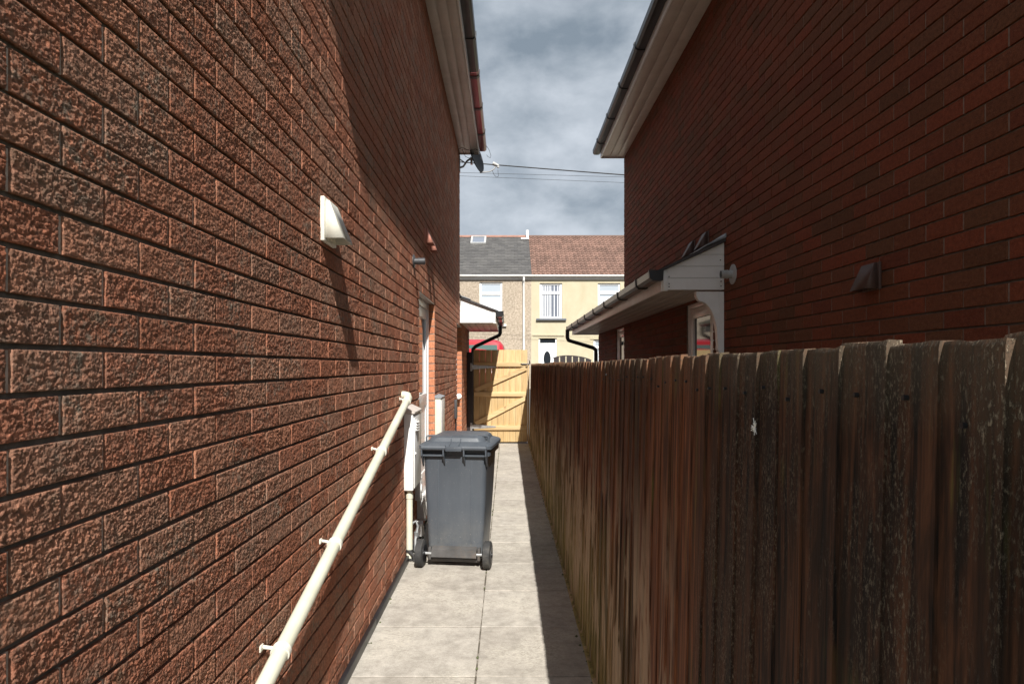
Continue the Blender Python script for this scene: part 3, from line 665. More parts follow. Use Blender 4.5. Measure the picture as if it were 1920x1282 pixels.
def flue(side, xw, y, z, rp, rt, ln, mats, label):
    e = empty('flue_pipe', (xw, y, z), label, 'flue')
    MB().tube([(xw, y, z), (xw+side*.006, y, z), (xw+side*.012, y, z)], rp, 28, radii=[rp, rp, rp*.82]).build('wall_plate', M[mats[0]], e)
    t = MB().tube([(xw+side*.01, y, z), (xw+side*ln*.45, y, z), (xw+side*ln*.46, y, z), (xw+side*ln*.5, y, z), (xw+side*ln*.51, y, z), (xw+side*ln, y, z)], rt, 22, radii=[rt*.92, rt*.92, rt*1.08, rt*1.08, rt, rt])
    t.build('tube', M[mats[1]], e)
    MB().tube([(xw+side*(ln+.0005), y, z), (xw+side*(ln+.002), y, z)], rt*.8, 22).build('outlet', M['black_plastic'], e)
    return e
flue(1, XL, 5.22, 2.307, .055, .028, .095, ('flue_grey', 'flue_grey'), 'black flue pipe on a round plate on the sunlit wall above the side door')
flue(-1, XR, 5.21, 2.20, .082, .034, .10, ('flue_pale', 'flue_pale'), 'pale grey flue pipe on a round white plate beside the right canopy gable')

# ---- slanting waste pipe -----------------------------------------
wp = empty('waste_pipe', (-.70, 3.0, .6), 'long cream white plastic waste pipe slanting down along the left brick wall', 'pipe')
top = Vector((-.722, 4.62, 1.215)); lo = Vector((-.712, 1.93, .535)); d = (top-lo)
bot = lo-d*0.55
MB().tube([bot, lo, top], .0255, 24).build('pipe', M['cream_pipe'], wp)
MB().tube([top-d.normalized()*.05, top+d.normalized()*.012, top+Vector((-.008, .028, .022)), top+Vector((-.03, .038, .025)), top+Vector((-.05, .04, .024))], .031, 20).build('elbow', M['cream_pipe'], wp)
for t in (0.03, .265, .635, .98):
    p = lo+d*t; dn = d.normalized()
    c = MB().tube([p-dn*.011, p+dn*.011], .0305, 20)
    c.tube([p+Vector((-.02, 0, .01)), (XL, p.y-.01, p.z+.02)], .006, 8)
    c.box(XL, XL+.006, p.y-.032, p.y-.006, p.z+.010, p.z+.030, .002)
    c.build('clip', M['vent_white'], wp)

# ---- meter boxes --------------------------------------------------
mb = empty('meter_box', (XL, 4.93, .53), 'white plastic meter box with louvre vent, at the top of the slanting pipe', 'meter box')
MB().box(XL, XL+.07, 4.74, 5.13, .53, 1.10, .006).build('case', M['upvc'], mb)
MB().prism([(XL, 1.101), (XL+.082, 1.101), (XL+.082, 1.112), (XL, 1.150)], 'y', 4.73, 5.14).build('lid', M['soffit_tan'], mb)
MB().box(XL+.0705, XL+.078, 4.76, 5.115, .545, 1.085, .003).build('cover', M['upvc'], mb)
lv = MB().box(XL+.0785, XL+.083, 4.80, 4.92, .965, 1.05, .002)
for i in range(4):
    z = .972+i*.02; lv.prism([(XL+.083, z), (XL+.094, z-.004), (XL+.083, z+.010)], 'y', 4.806, 4.914)
lv.build('louvre', M['upvc'], mb)
MB().tube([(XL+.078, 4.79, .80), (XL+.086, 4.79, .80)], .009, 12).build('lock', M['upvc'], mb)
mb2 = empty('meter_box', (XL, 6.95, .55), 'tall narrow cream box on the brick wall rising behind the wheeled bin', 'meter box')
MB().box(XL, XL+.062, 6.76, 7.16, .50, 1.115, .005).build('case', M['cream_pipe'], mb2)
MB().prism([(XL, 1.116), (XL+.07, 1.116), (XL+.07, 1.124), (XL, 1.145)], 'y', 6.75, 7.17).build('lid', M['lead'], mb2)
MB().box(XL+.0625, XL+.068, 6.775, 7.145, .515, 1.10, .002).build('cover', M['upvc'], mb2)
# small fittings
fb = empty('junction_box', (XL, 9.3, .68), 'slim grey box fixed to the far end of the left wall', 'junction box')
MB().box(XL, XL+.035, 9.22, 9.36, .70, .97, .004).build('case', M['flue_grey'], fb)
MB().tube([(XL+.015, 9.29, .70), (XL+.015, 9.29, .45)], .008, 8).build('cable', M['wire'], fb)
ov = empty('overflow_outlet', (XL-.02, 10.62, .95), 'small white pipe outlet poking from the far doorway bricks', 'pipe outlet')
MB().tube([(XL-.045, 10.70, .955), (XL-.045, 10.62, .955), (XL-.04, 10.58, .94)], .03, 14).tube([(XL-.045, 10.71, .955), (XL-.045, 10.695, .955)], .045, 14).build('outlet', M['upvc'], ov)
# gas riser pipe under the meter box
gp = empty('riser_pipe', (-.735, 4.80, 0), 'upright cream pipe running from the white meter box down to the path', 'pipe')
MB().tube([(-.735, 4.79, .532), (-.735, 4.79, .06), (-.735, 4.78, .02)], .024, 20).build('pipe', M['cream_pipe'], gp)
MB().tube([(-.735, 4.79, .465), (-.735, 4.79, .50)], .027, 20).build('socket', M['cream_pipe'], gp)
gb = MB().tube([(-.735, 4.79, .065), (-.735, 4.79, .085)], .028, 16).tube([(-.735, 4.765, .075), (-.70, 4.75, .05), (-.69, 4.75, .01)], .012, 10).tube([(-.735, 4.79, 0.0), (-.72, 4.77, .03)], .026, 12)
gb.build('boot', M['rubber'], gp)
# door waste and condensate pipes below the side door sill
dw = empty('drain_hopper', (XL, 5.45, 0), 'white drain elbows and small white box low on the wall between meter box and bin', 'drain pipe')
MB().box(XL, XL+.045, 5.30, 5.43, .34, .52, .005).tube([(XL+.046, 5.365, .43), (XL+.052, 5.365, .43)], .035, 16).build('box', M['upvc'], dw)
MB().tube([(XL+.03, 5.45, .36), (XL+.04, 5.47, .30), (XL+.04, 5.5, .16), (XL+.045, 5.49, .13)], .028, 14).tube([(XL+.04, 5.30, .16), (XL+.045, 5.36, .05)], .030, 14).build('elbow', M['upvc'], dw)
ch = MB().prism([(XL+.001, .34), (XL+.05, .30), (XL+.065, .16), (XL+.001, .16)], 'y', 5.42, 5.60); ch.build('shroud', M['upvc'], dw)
MB().tube([(XL+.02, 5.02, .22), (XL+.05, 5.02, .24), (XL+.065, 5.02, .20), (XL+.055, 5.0, .14), (XL+.05, 4.98, .10), (XL+.055, 4.96, 0.02)], .012, 10).tube([(XL+.055, 5.0, .16), (XL+.055, 5.0, .12)], .018, 10).build('tap_pipe', M['metal'], dw)
# black edging strip along the wall foot
ed = MB()
yy = 0.6
while yy < 5.6:
    l = random.uniform(.9, 1.3); ed.box(-.757, -.733, yy, min(yy+l-.003, 12), -.004, .042+random.uniform(-.003, .003), .005); yy += l
tag(ed.build('edging_strip', M['black_plastic']), 'black plastic strip laid along the foot of the left brick wall', 'edging strip')
eb = MB(); 
for i in range(260):
    y_ = random.uniform(1.5, 11.5); r_ = random.uniform(.002, .009); x_ = random.choice([-.725+random.uniform(-.006, .012), .394-abs(random.gauss(0, .012)), .394-abs(random.gauss(0, .012)), -.15+random.uniform(-.004, .004)])
    eb.tube([(x_, y_, 0), (x_+r_*.3, y_+r_*.2, r_)], r_, 6, radii=[r_, r_*.5])
tag(eb.build('debris', M['soil']), kind='stuff', label='crumbs of soil and moss along both edges of the path', cat='debris')

# ---- satellite dish ------------------------------------------------
sdh = empty('satellite_dish', (XL, 10.2, 4.72), 'dark grey satellite dish seen edge on at the far eaves corner of the left house', 'satellite dish')
dc = Vector((-.545, 10.3, 4.82)); ax = Vector((0.90, -0.36, 0.24)).normalized()
u_ = Vector((0, 1, 0)); u_ = (u_-ax*u_.dot(ax)).normalized(); w_ = ax.cross(u_)
rings = []
for s_ in (0, .35, .7, 1.0):
    rings.append([dc+ax*(s_**2*.055)+(u_*math.cos(t)*.23+w_*math.sin(t)*.27)*s_ if s_ else dc+(u_*math.cos(t)+w_*math.sin(t))*.001 for t in [2*math.pi*k/28 for k in range(28)]])
back = [[p-ax*.012 for p in r] for r in rings[::-1]]
MB().loft(rings+back, cap=False).build('reflector', M['dish'], sdh)
MB().tube([(XL, 10.22, 4.62), (XL+.06, 10.22, 4.64), (XL+.12, 10.25, 4.74), dc-ax*.03], .016, 10).tube([(XL, 10.22, 4.76), (XL+.09, 10.23, 4.70)], .010, 8).box(XL, XL+.012, 10.16, 10.262, 4.55, 4.80, .002).box(-.60, -.565, 10.26, 10.34, 4.70, 4.80, .004).build('mount', M['metal'], sdh)
arm0 = dc+w_*(-.27)+ax*.03
if arm0.z > dc.z: arm0 = dc+w_*.27+ax*.03
MB().tube([arm0, arm0+Vector((.16, -.01, .01)), arm0+Vector((.23, -.02, .05)), arm0+Vector((.26, -.02, .10))], .009, 8).build('arm', M['flue_pale'], sdh)
l0 = arm0+Vector((.25, -.02, .12))
MB().tube([l0-Vector((.04, 0, -.02)), l0+Vector((.05, 0, -.02))], .028, 14, radii=[.032, .022]).tube([l0+Vector((.04, 0, 0)), l0+Vector((.045, 0, -.05))], .02, 10).build('receiver', M['flue_pale'], sdh)
MB().tube([arm0+Vector((.2, 0, .03)), arm0+Vector((.23, 0, -.04)), arm0+Vector((.27, 0, -.08)), arm0+Vector((.30, 0, -.06)), arm0+Vector((.29, 0, .04))], .0035, 6).build('cable', M['wire'], sdh)
MB().tube([(XL+.005, 9.9, 4.80), (XL+.05, 9.92, 4.843), (XL+.15, 9.95, 4.81), (-.50, 9.98, 4.835), (-.47, 10.05, 4.845)], .004, 6).build('loose_cable', M['wire'], sdh)
MB().tube([(XL+.05, 9.92, 4.843), (XL+.11, 9.98, 4.72), (XL+.17, 10.0, 4.70), (-.55, 10.1, 4.80), (-.50, 10.15, 4.842)], .004, 6).build('loose_cable', M['wire'], sdh)
MB().tube([(-.35, 10.28, 5.0), (-.30, 10.29, 4.93), (-.27, 10.29, 4.84), (-.28, 10.29, 4.80), (-.32, 10.29, 4.82), (-.34, 10.29, 4.85)], .0035, 6).build('loose_cable', M['wire'], sdh)

# ================================================================ RIGHT HOUSE
hr = empty('brick_house', (XR, 5.5, 0), 'dark red brick house in shade behind the weathered fence on the right', 'house', 'brick houses either side of the path')
YR = 10.1
rdoor = (5.72, 6.60, snap(0.16), snap(2.12)); rdoor2 = (10.12, 10.85, snap(0.16), snap(2.12))
ZR = 1.605
mr_ = [M['brick_right'], M['mortar'], M['mortar_grey']]
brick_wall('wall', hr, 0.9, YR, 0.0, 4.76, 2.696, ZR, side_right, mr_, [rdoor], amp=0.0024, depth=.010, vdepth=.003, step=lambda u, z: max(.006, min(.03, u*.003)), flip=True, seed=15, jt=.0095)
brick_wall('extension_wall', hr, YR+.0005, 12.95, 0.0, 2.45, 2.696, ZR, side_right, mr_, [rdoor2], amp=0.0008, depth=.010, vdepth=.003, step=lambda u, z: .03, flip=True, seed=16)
core = MB().box(XR+.125, 8.0, .9, YR-.002, 0, 4.7).box(XR+.125, 8.0, YR, 12.94, 0, 2.45)
for z0, z1, y0, y1 in ((0, 4.7, .9, rdoor[0]), (0, rdoor[2], rdoor[0], rdoor[1]), (rdoor[3], 4.7, rdoor[0], rdoor[1]), (0, 4.7, rdoor[1], YR), (0, 2.45, YR+.001, rdoor2[0]),
                       (0, rdoor2[2], rdoor2[0], rdoor2[1]), (rdoor2[3], 2.45, rdoor2[0], rdoor2[1]), (0, 2.45, rdoor2[1], 12.94)):
    core.box(XR+.0105, XR+.124, y0+.001, y1-.001, z0, z1)
core.build('inner_wall', M['mortar'], hr)
upvc_door(hr, XR+.02, rdoor, -1, label='white framed glazed door under the right canopy, half behind the curved bracket')
upvc_door(hr, XR+.02, rdoor2, -1, label='white framed door far along the shaded right wall')
eaves(hr, -1, XR, 1.0, YR-.02, 4.74, 0.36, [(0.98, YR+.04, 'black_plastic')])
cr_ = canopy(hr, -1, XR, 5.42, 12.97, 2.10, 2.50, 2.262, 0.515, 'grey_plastic')
downpipe(hr, [(1.215, 13.02, 2.20), (1.215, 13.02, 2.03), (1.24, 13.02, 1.98), (1.74, 13.02, 1.83), (1.79, 13.02, 1.79), (1.795, 13.02, 1.70), (1.795, 13.02, 0)], .040)
# curved gallows bracket under the gable
bp = [(XR-.045, 2.085), (XR-.235, 2.085), (XR-.235, 2.05), (XR-.22, 2.02)]
for k in range(11):
    t = k/10*math.pi/2; bp.append((XR-.205+.15*math.sin(t)-.0, 2.005-.33*(1-math.cos(t))-.0))
bp += [(XR-.05, 1.64), (XR-.055, 1.60), (XR-.045, 1.58)]
bk = MB().prism(bp, 'y', 5.43, 5.49).prism([(XR-.002, 2.085), (XR-.044, 2.085), (XR-.044, 1.56), (XR-.002, 1.56)], 'y', 5.425, 5.495)
bk.build('bracket', M['upvc'], cr_)
for (sx_, sz_) in ((XR-.47, 2.21), (XR-.47, 2.15), (XR-.47, 2.125), (XR-.03, 2.17), (XR-.03, 2.13), (XR-.035, 2.35)):
    MB().tube([(sx_, 5.412, sz_), (sx_, 5.420, sz_)], .005, 8).build('screw', M['black_plastic'], cr_)

# ================================================================ FENCE
FX = 0.405
fe = empty('timber_fence', (FX, 6, 0), 'weathered dark brown featheredge board fence running along the right side of the path', 'fence')
yb = 0.28; i = 0; rest = None; heights = 1.478
def board(mb, y, w, zt):
    lean = random.uniform(-.0015, .0015); z0 = .015; d0 = random.uniform(-.002, .002)
    # featheredge: thick at the near edge, thin at the far edge where the next board laps
    xa, xb = FX-.0050+d0*.5, FX+.0005+d0*.5; n = 7; prof = []
    for k in range(n):
        t = k/(n-1); prof.append((xa+(xb-xa)*t+random.uniform(-.0005, .0005), y+w*t))
    back = [(FX+.014, y+w), (FX+.014, y)]
    ring = prof+back; zj = random.uniform(-.0015, .0015)
    lev = [z0, .5, 1.0, zt-.006, zt]
    rr = []
    for li, z in enumerate(lev):
        rg_ = []
        for j, p in enumerate(ring):
            dz = 0
            if li >= 3: dz = zj*((p[1]-y)/w*2-1)+random.uniform(-.0015, .0015)
            dx = (lean+.022)*z+(random.uniform(-.0008, .0008) if j < n else 0)
            sh = .0022 if (li == 4 and j < n) else 0
            rg_.append((p[0]+dx+sh, p[1]+lean*z, z+dz))
        rr.append(rg_)
    mb.loft(rr, smooth=False)
rest = MB(); panel_h = 0
while yb < 11.98:
    w = random.uniform(.085, .106)
    if i % 17 == 0: panel_h = random.uniform(-.008, .008)
    zt = 1.4775+panel_h*0.5+random.uniform(-.003, .003)+max(0, yb-3)*.0025
    if random.random() < .06: zt -= random.uniform(.004, .010)
    b_ = MB() if i < 100 else rest
    board(b_, yb, w+.012, zt)
    if i < 100: b_.build('board', M['fence'], fe)
    yb += w; i += 1
if rest.v: rest.build('board', M['fence'], fe)['kind'] = 'stuff'
for z in (.25, .80, 1.30):
    MB().box(FX+.050, FX+.088, .2, 12.0, z-.035, z+.035, .004).build('rail', M['fence'], fe)
for k in range(6):
    MB().box(FX+.090, FX+.17, .3+k*2.3, .38+k*2.3, 0, 1.42, .004).build('post', M['fence'], fe)
for k in range(26):
    y_ = .50+k*.0955*1.0+random.uniform(-.01, .01); x_ = FX-.0065+.031-.0025
    zn = 1.405+random.uniform(-.012, .012); MB().tube([(x_+.0005, y_, zn), (x_+.006, y_, zn)], .003, 8).build('nail', M['black_plastic'], fe)
gv_ = MB().box(FX-.016, FX+.02, .3, 11.98, -.03, .02, .003); gv_.build('gravel_board', M['fence'], fe)
# tuft of white fluff caught on a board
tf = MB()
fc = Vector((FX+.020, 1.10, 1.346))
for k in range(26):
    a_ = random.uniform(0, 2*math.pi); l_ = random.uniform(.004, .015)
    tf.tube([fc, fc+Vector((-.002, math.cos(a_)*l_, math.sin(a_)*l_*1.2))], .0007, 4, cap=False)
tag(tf.build('fluff', M['upvc']), 'tiny tuft of white fluff caught on a fence board', 'fluff')

# ================================================================ GATE
GY = 12.08; gx0, gx1 = -.645, .372; gz0, gz1 = .03, 1.765
gt = empty('timber_gate', (gx0, GY, 0), 'new pale pine ledged and braced gate closing the far end of the path', 'gate')
nb = 9; bw = (gx1-gx0)/nb
for k in range(nb):
    MB().box(gx0+k*bw+.001, gx0+(k+1)*bw-.001, GY, GY+.02, gz0, gz1+random.uniform(-.003, .003), .003).build('board', M['gate_wood'], gt)
def rail(z, w=.10): MB().box(gx0+.01, gx1-.01, GY-.036, GY-.001, z-w/2, z+w/2, .004).build('rail', M['gate_rail'], gt)
for z in (1.49, .93, .30): rail(z, .085)
def brace(za, zb):
    a = Vector((gx0+.04, 0, za)); b__ = Vector((gx1-.03, 0, zb)); d_ = (b__-a).normalized(); n_ = Vector((-d_.z, 0, d_.x))*.042
    MB().prism([(a.x-n_.x, a.z-n_.z), (b__.x-n_.x, b__.z-n_.z), (b__.x+n_.x, b__.z+n_.z), (a.x+n_.x, a.z+n_.z)], 'y', GY-.033, GY-.0015).build('brace', M['gate_rail'], gt)
brace(1.00, 1.42); brace(.37, .86)
for z in (1.44, .32):
    MB().prism([(gx0-.05, z-.035), (gx0+.02, z-.04), (gx0+.42, z-.012), (gx0+.42, z+.012), (gx0+.02, z+.04), (gx0-.05, z+.035)], 'y', GY-.043, GY-.0375).box(gx0-.06, gx0-.028, GY-.05, GY-.036, z-.075, z+.075, .002).tube([(gx0-.03, GY-.046, z-.07), (gx0-.03, GY-.046, z+.07)], .009, 10).build('hinge', M['metal'], gt)
MB().box(gx1-.13, gx1+.02, GY-.05, GY-.037, 1.492, 1.508, .002).tube([(gx1-.11, GY-.055, 1.5), (gx1+.05, GY-.055, 1.5)], .008, 8).box(gx1+.03, gx1+.05, GY-.06, GY-.03, 1.49, 1.56, .002).build('latch', M['black_plastic'], gt)
tag(MB().box(gx0-.128, gx0-.012, GY-.035, GY+.06, 0, 1.72, .004).build('gate_post', M['iron_dark']), 'dark post carrying the hinges of the pale pine gate, beside the left wall', 'post', 'gate posts')
tag(MB().box(gx1+.006, gx1+.031, GY-.04, GY+.06, 0, 1.50, .004).build('gate_post', M['gate_wood']), 'slim pale pine post between the gate latch and the dark fence', 'post', 'gate posts')

# ================================================================ WHEELED BIN
bn = empty('wheelie_bin', (-.385, 4.66, 0), 'dark blue grey wheeled bin on the path, its back and wheels facing us', 'bin', rz=R(-6.5))
def rrect(cx, cy, w, dpt, r, z, n=6):
    pts = []
    for (sx_, sy_, a0) in ((1, 1, 0), (-1, 1, 90), (-1, -1, 180), (1, -1, 270)):
        for k in range(n+1):
            a = R(a0+90*k/n); pts.append((cx+sx_*(w/2-r)+r*math.cos(a), cy+sy_*(dpt/2-r)+r*math.sin(a), z))
    return pts
body = MB(); prof = [(.055, .395, .02, .37), (.065, .405, .01, .385), (.16, .41, .005, .41), (.5, .445, 0, .47), (.79, .468, -.005, .515), (.80, .474, -.008, .52)]
body.loft([rrect(0, (a+b2)/2, w, b2-a, .035, z) for z, w, a, b2 in prof])
bo = body.build('body', M['bin'], bn)
for x_ in (-.122, .122):      # upright ribs on the back panel
    rb = MB().loft([[(x_-.004, -.001, .17), (x_+.004, -.001, .17), (x_+.002, .012, .17), (x_-.002, .012, .17)], [(x_-.004, -.0085, .77), (x_+.004, -.0085, .77), (x_+.002, .005, .77), (x_-.002, .005, .77)]], smooth=False).build('rib', M['bin'], bn)
rim = MB(); rim.loft([rrect(0, .262, .474, .53, .04, .792), rrect(0, .272, .515, .552, .045, .80), rrect(0, .272, .52, .556, .045, .835), rrect(0, .27, .50, .54, .04, .838)]); rim.build('rim', M['bin'], bn)
for x_ in (-.235, -.075, .075, .235):
    gs = MB().prism([(-.003, .725), (-.030, .775), (-.056, .805), (-.058, .86), (.02, .86), (.006, .72)], 'x', x_-.005, x_+.005).build('hinge_lug', M['bin'], bn)
for x_ in (-.155, .155): MB().prism([(-.004, .79), (-.03, .80), (-.03, .812), (0, .812)], 'x', x_-.075, x_+.075).build('grip', M['bin'], bn)
hb = MB().tube([(-.235, -.042, .862), (-.06, -.042, .862)], .020, 16).tube([(.06, -.042, .862), (.235, -.042, .862)], .020, 16).tube([(-.24, -.042, .862), (.24, -.042, .862)], .011, 12)
hb.box(-.06, .06, -.062, -.01, .838, .872, .006); hb.build('hinge_bar', M['bin'], bn)
lid = MB(); lid.loft([rrect(0, .27, .53, .58, .05, .846), rrect(0, .27, .545, .595, .055, .852), rrect(0, .27, .545, .595, .055, .872), rrect(0, .27, .52, .57, .06, .884), rrect(0, .275, .43, .48, .06, .900), rrect(0, .275, .40, .45, .06, .925), rrect(0, .28, .36, .41, .06, .934)])
lid.build('lid', M['bin'], bn)
for x_ in (-.035, .035): MB().prism([(-.03, .862), (-.03, .884), (.03, .905), (.06, .932), (.10, .937), (.10, .90)], 'x', x_-.004, x_+.004).build('lid_rib', M['bin'], bn)
for s_ in (-1, 1):
    MB().tube([(s_*.235, .10, .88), (s_*.235, .10, .925), (s_*.225, .11, .932), (s_*.15, .14, .932), (s_*.14, .145, .925), (s_*.14, .145, .89)], .007, 8).build('lid_handle', M['bin'], bn)
ax_ = MB().tube([(-.255, -.03, .095), (.255, -.03, .095)], .011, 12); ax_.build('axle', M['metal'], bn)
MB().prism([(.012, .145), (-.044, .124), (-.052, .075), (.02, .055), (.03, .145)], 'x', -.165, .165).build('axle_housing', M['bin_dirty'], bn)
MB().box(-.185, .185, .0, .06, .028, .058, .006).box(-.19, -.17, -.035, .02, .05, .14, .004).box(.17, .19, -.035, .02, .05, .14, .004).build('foot', M['bin_dirty'], bn)
for s_ in (-1, 1):
    t = MB(); x_ = s_*.245
    t.tube([(x_-.026, -.03, .097), (x_-.022, -.03, .097), (x_+.022, -.03, .097), (x_+.026, -.03, .097)], .097, 40, radii=[.088, .097, .097, .088])
    w = t.build('wheel', M['rubber'], bn)
    MB().tube([(x_-.030, -.03, .097), (x_-.0265, -.03, .097)], .06, 28).tube([(x_+.0265, -.03, .097), (x_+.030, -.03, .097)], .06, 28).tube([(x_-.036, -.03, .097), (x_+.036, -.03, .097)], .02, 16).build('hub', M['black_plastic'], w)

# ================================================================ TERRACE ACROSS THE STREET
FY = 27.0; PX = .0225
def fx(px): return (px-952)*PX
def fz(py): return EYE+(687-py)*PX
def terrace(name, x0, x1, wallmat, label):
    return empty(name, ((x0+x1)/2, FY, .3), label, 'house', 'terraced houses across the street')
XB = fx(996)
tg = terrace('terraced_house', -9, XB, 'pebble', 'brown pebbledashed terraced house with grey slate roof and rooflight across the street')
tcz = terrace('terraced_house', XB, 10, 'cream', 'cream rendered terraced house with red brown tiled roof across the street')
def facade(parent, x0, x1, ops, mat):
    z0, z1 = .3, fz(520); w = MB()
    xs = sorted(set([x0, x1]+[o[0] for o in ops]+[o[1] for o in ops])); zs = sorted(set([z0, z1]+[o[2] for o in ops]+[o[3] for o in ops]))
    for i in range(len(xs)-1):
        for j in range(len(zs)-1):
            cx_, cz_ = (xs[i]+xs[i+1])/2, (zs[j]+zs[j+1])/2
            if any(o[0] < cx_ < o[1] and o[2] < cz_ < o[3] for o in ops): continue
            w.add([(xs[i], FY, zs[j]), (xs[i+1], FY, zs[j]), (xs[i+1], FY, zs[j+1]), (xs[i], FY, zs[j+1])], [(0, 1, 2, 3)])
    for o in ops:
        a, b_, c_, d_ = o
        w.add([(a, FY, c_), (a, FY+.12, c_), (a, FY+.12, d_), (a, FY, d_)], [(0, 1, 2, 3)]); w.add([(b_, FY, c_), (b_, FY+.12, c_), (b_, FY+.12, d_), (b_, FY, d_)], [(3, 2, 1, 0)])
        w.add([(a, FY, d_), (a, FY+.12, d_), (b_, FY+.12, d_), (b_, FY, d_)], [(0, 1, 2, 3)]); w.add([(a, FY, c_), (a, FY+.12, c_), (b_, FY+.12, c_), (b_, FY, c_)], [(3, 2, 1, 0)])
    w.build('wall', mat, parent)
    MB().box(x0, x1, FY+.16, 35, .2, z1).build('inner_wall', mat, parent)
W_A = (fx(899), fx(942), fz(608), fz(529)); W_B = (fx(1012), fx(1054), fz(597), fz(531)); W_C = (fx(1121), fx(1163), fz(597), fz(531))
D_B = (fx(1010), fx(1044), .60, fz(634)); W_D = (fx(1113), fx(1155), fz(690), fz(637))
W_E = (fx(880-60), fx(880), fz(690), fz(637))
facade(tg, -9, XB, [W_A, W_E], M['pebble']); facade(tcz, XB, 10, [W_B, W_C, D_B, W_D], M['cream'])
def window(parent, o, blind, sill=None, silldep=.10):
    a, b_, c_, d_ = o; y = FY+.05; t = .075; f = MB()
    f.box(a, a+t, y, y+.06, c_, d_, .01).box(b_-t, b_, y, y+.06, c_, d_, .01).box(a+t, b_-t, y+.002, y+.06, c_, c_+t, .01).box(a+t, b_-t, y+.002, y+.06, d_-t, d_, .01)
    zt = d_-(d_-c_)*.27; f.box(a+t, b_-t, y+.002, y+.06, zt-.06, zt+.06, .01)
    w = f.build('window', M['upvc_frame'], parent)
    MB().box(a+t-.01, b_-t+.01, y+.03, y+.034, c_+t-.01, zt-.05).box(a+t-.01, b_-t+.01, y+.03, y+.034, zt+.05, d_-t+.01).build('pane', M['glass_pale'] if blind != 'strips' else M['glass_blind'], w)
    if blind == 'strips':
        s = MB(); n = 11
        for k in range(n):
            x_ = a+t+(b_-a-2*t)*(k+.5)/n
            if k in (6, 8): continue
            s.box(x_-.016, x_+.016, y+.0265, y+.029, c_+t, zt-.06)
            s.box(x_-.015, x_+.015, y+.0265, y+.029, zt+.06, d_-t)
        s.build('blind', M['curtain'], w)
    elif blind == 'white':
        MB().box(a+t, b_-t, y+.0262, y+.029, c_+t, zt-.16).build('blind', M['curtain'], w)
    if sill: MB().box(a-.15, b_+.17, FY-silldep, FY+.049, c_-.085, c_-.002, .01).build('sill', M[sill], w)
    return w
M['glass_blind'] = glassmat('blue grey glass', (0.16, 0.18, 0.22), 0.1)
window(tg, W_A, 'white', 'upvc'); window(tcz, W_B, 'strips', 'sill_grey'); window(tcz, W_C, 'white', 'sill_grey'); window(tcz, W_D, 'white', 'sill_grey'); window(tg, W_E, 'white', 'upvc')
a, b_, c_, d_ = D_B
f = MB().box(a, a+.06, FY+.05, FY+.12, c_, d_, .01).box(b_-.06, b_, FY+.05, FY+.12, c_, d_, .01).box(a+.06, b_-.06, FY+.052, FY+.12, fz(645.5), fz(643), .01)
dr = f.build('door', M['upvc_frame'], tcz)
MB().box(a+.06, b_-.06, FY+.08, FY+.085, fz(643), d_).build('fanlight', M['glass'], dr)
MB().box(a+.055, b_-.055, FY+.07, FY+.11, c_, fz(645.5), .01).build('door_leaf', M['upvc_frame'], dr)
cxd = (a+b_)/2-.02; ov_ = [(cxd+.15*math.cos(t), 1.45+.05+.32*math.sin(t)) for t in [2*math.pi*k/24 for k in range(24)]]
MB().prism([(p[0], min(p[1]+.28, 9)) for p in ov_], 'y', FY+.062, FY+.069).build('oval_glass', M['glass'], dr)
MB().box(a-.25, b_+.3, FY-.03, FY+.0, fz(630), fz(627), .004).build('drip_mould', M['cream'], tcz)
MB().box(W_D[0]-.15, W_D[1]+.15, FY-.03, FY, fz(636), fz(634), .004).build('drip_mould', M['cream'], tcz)
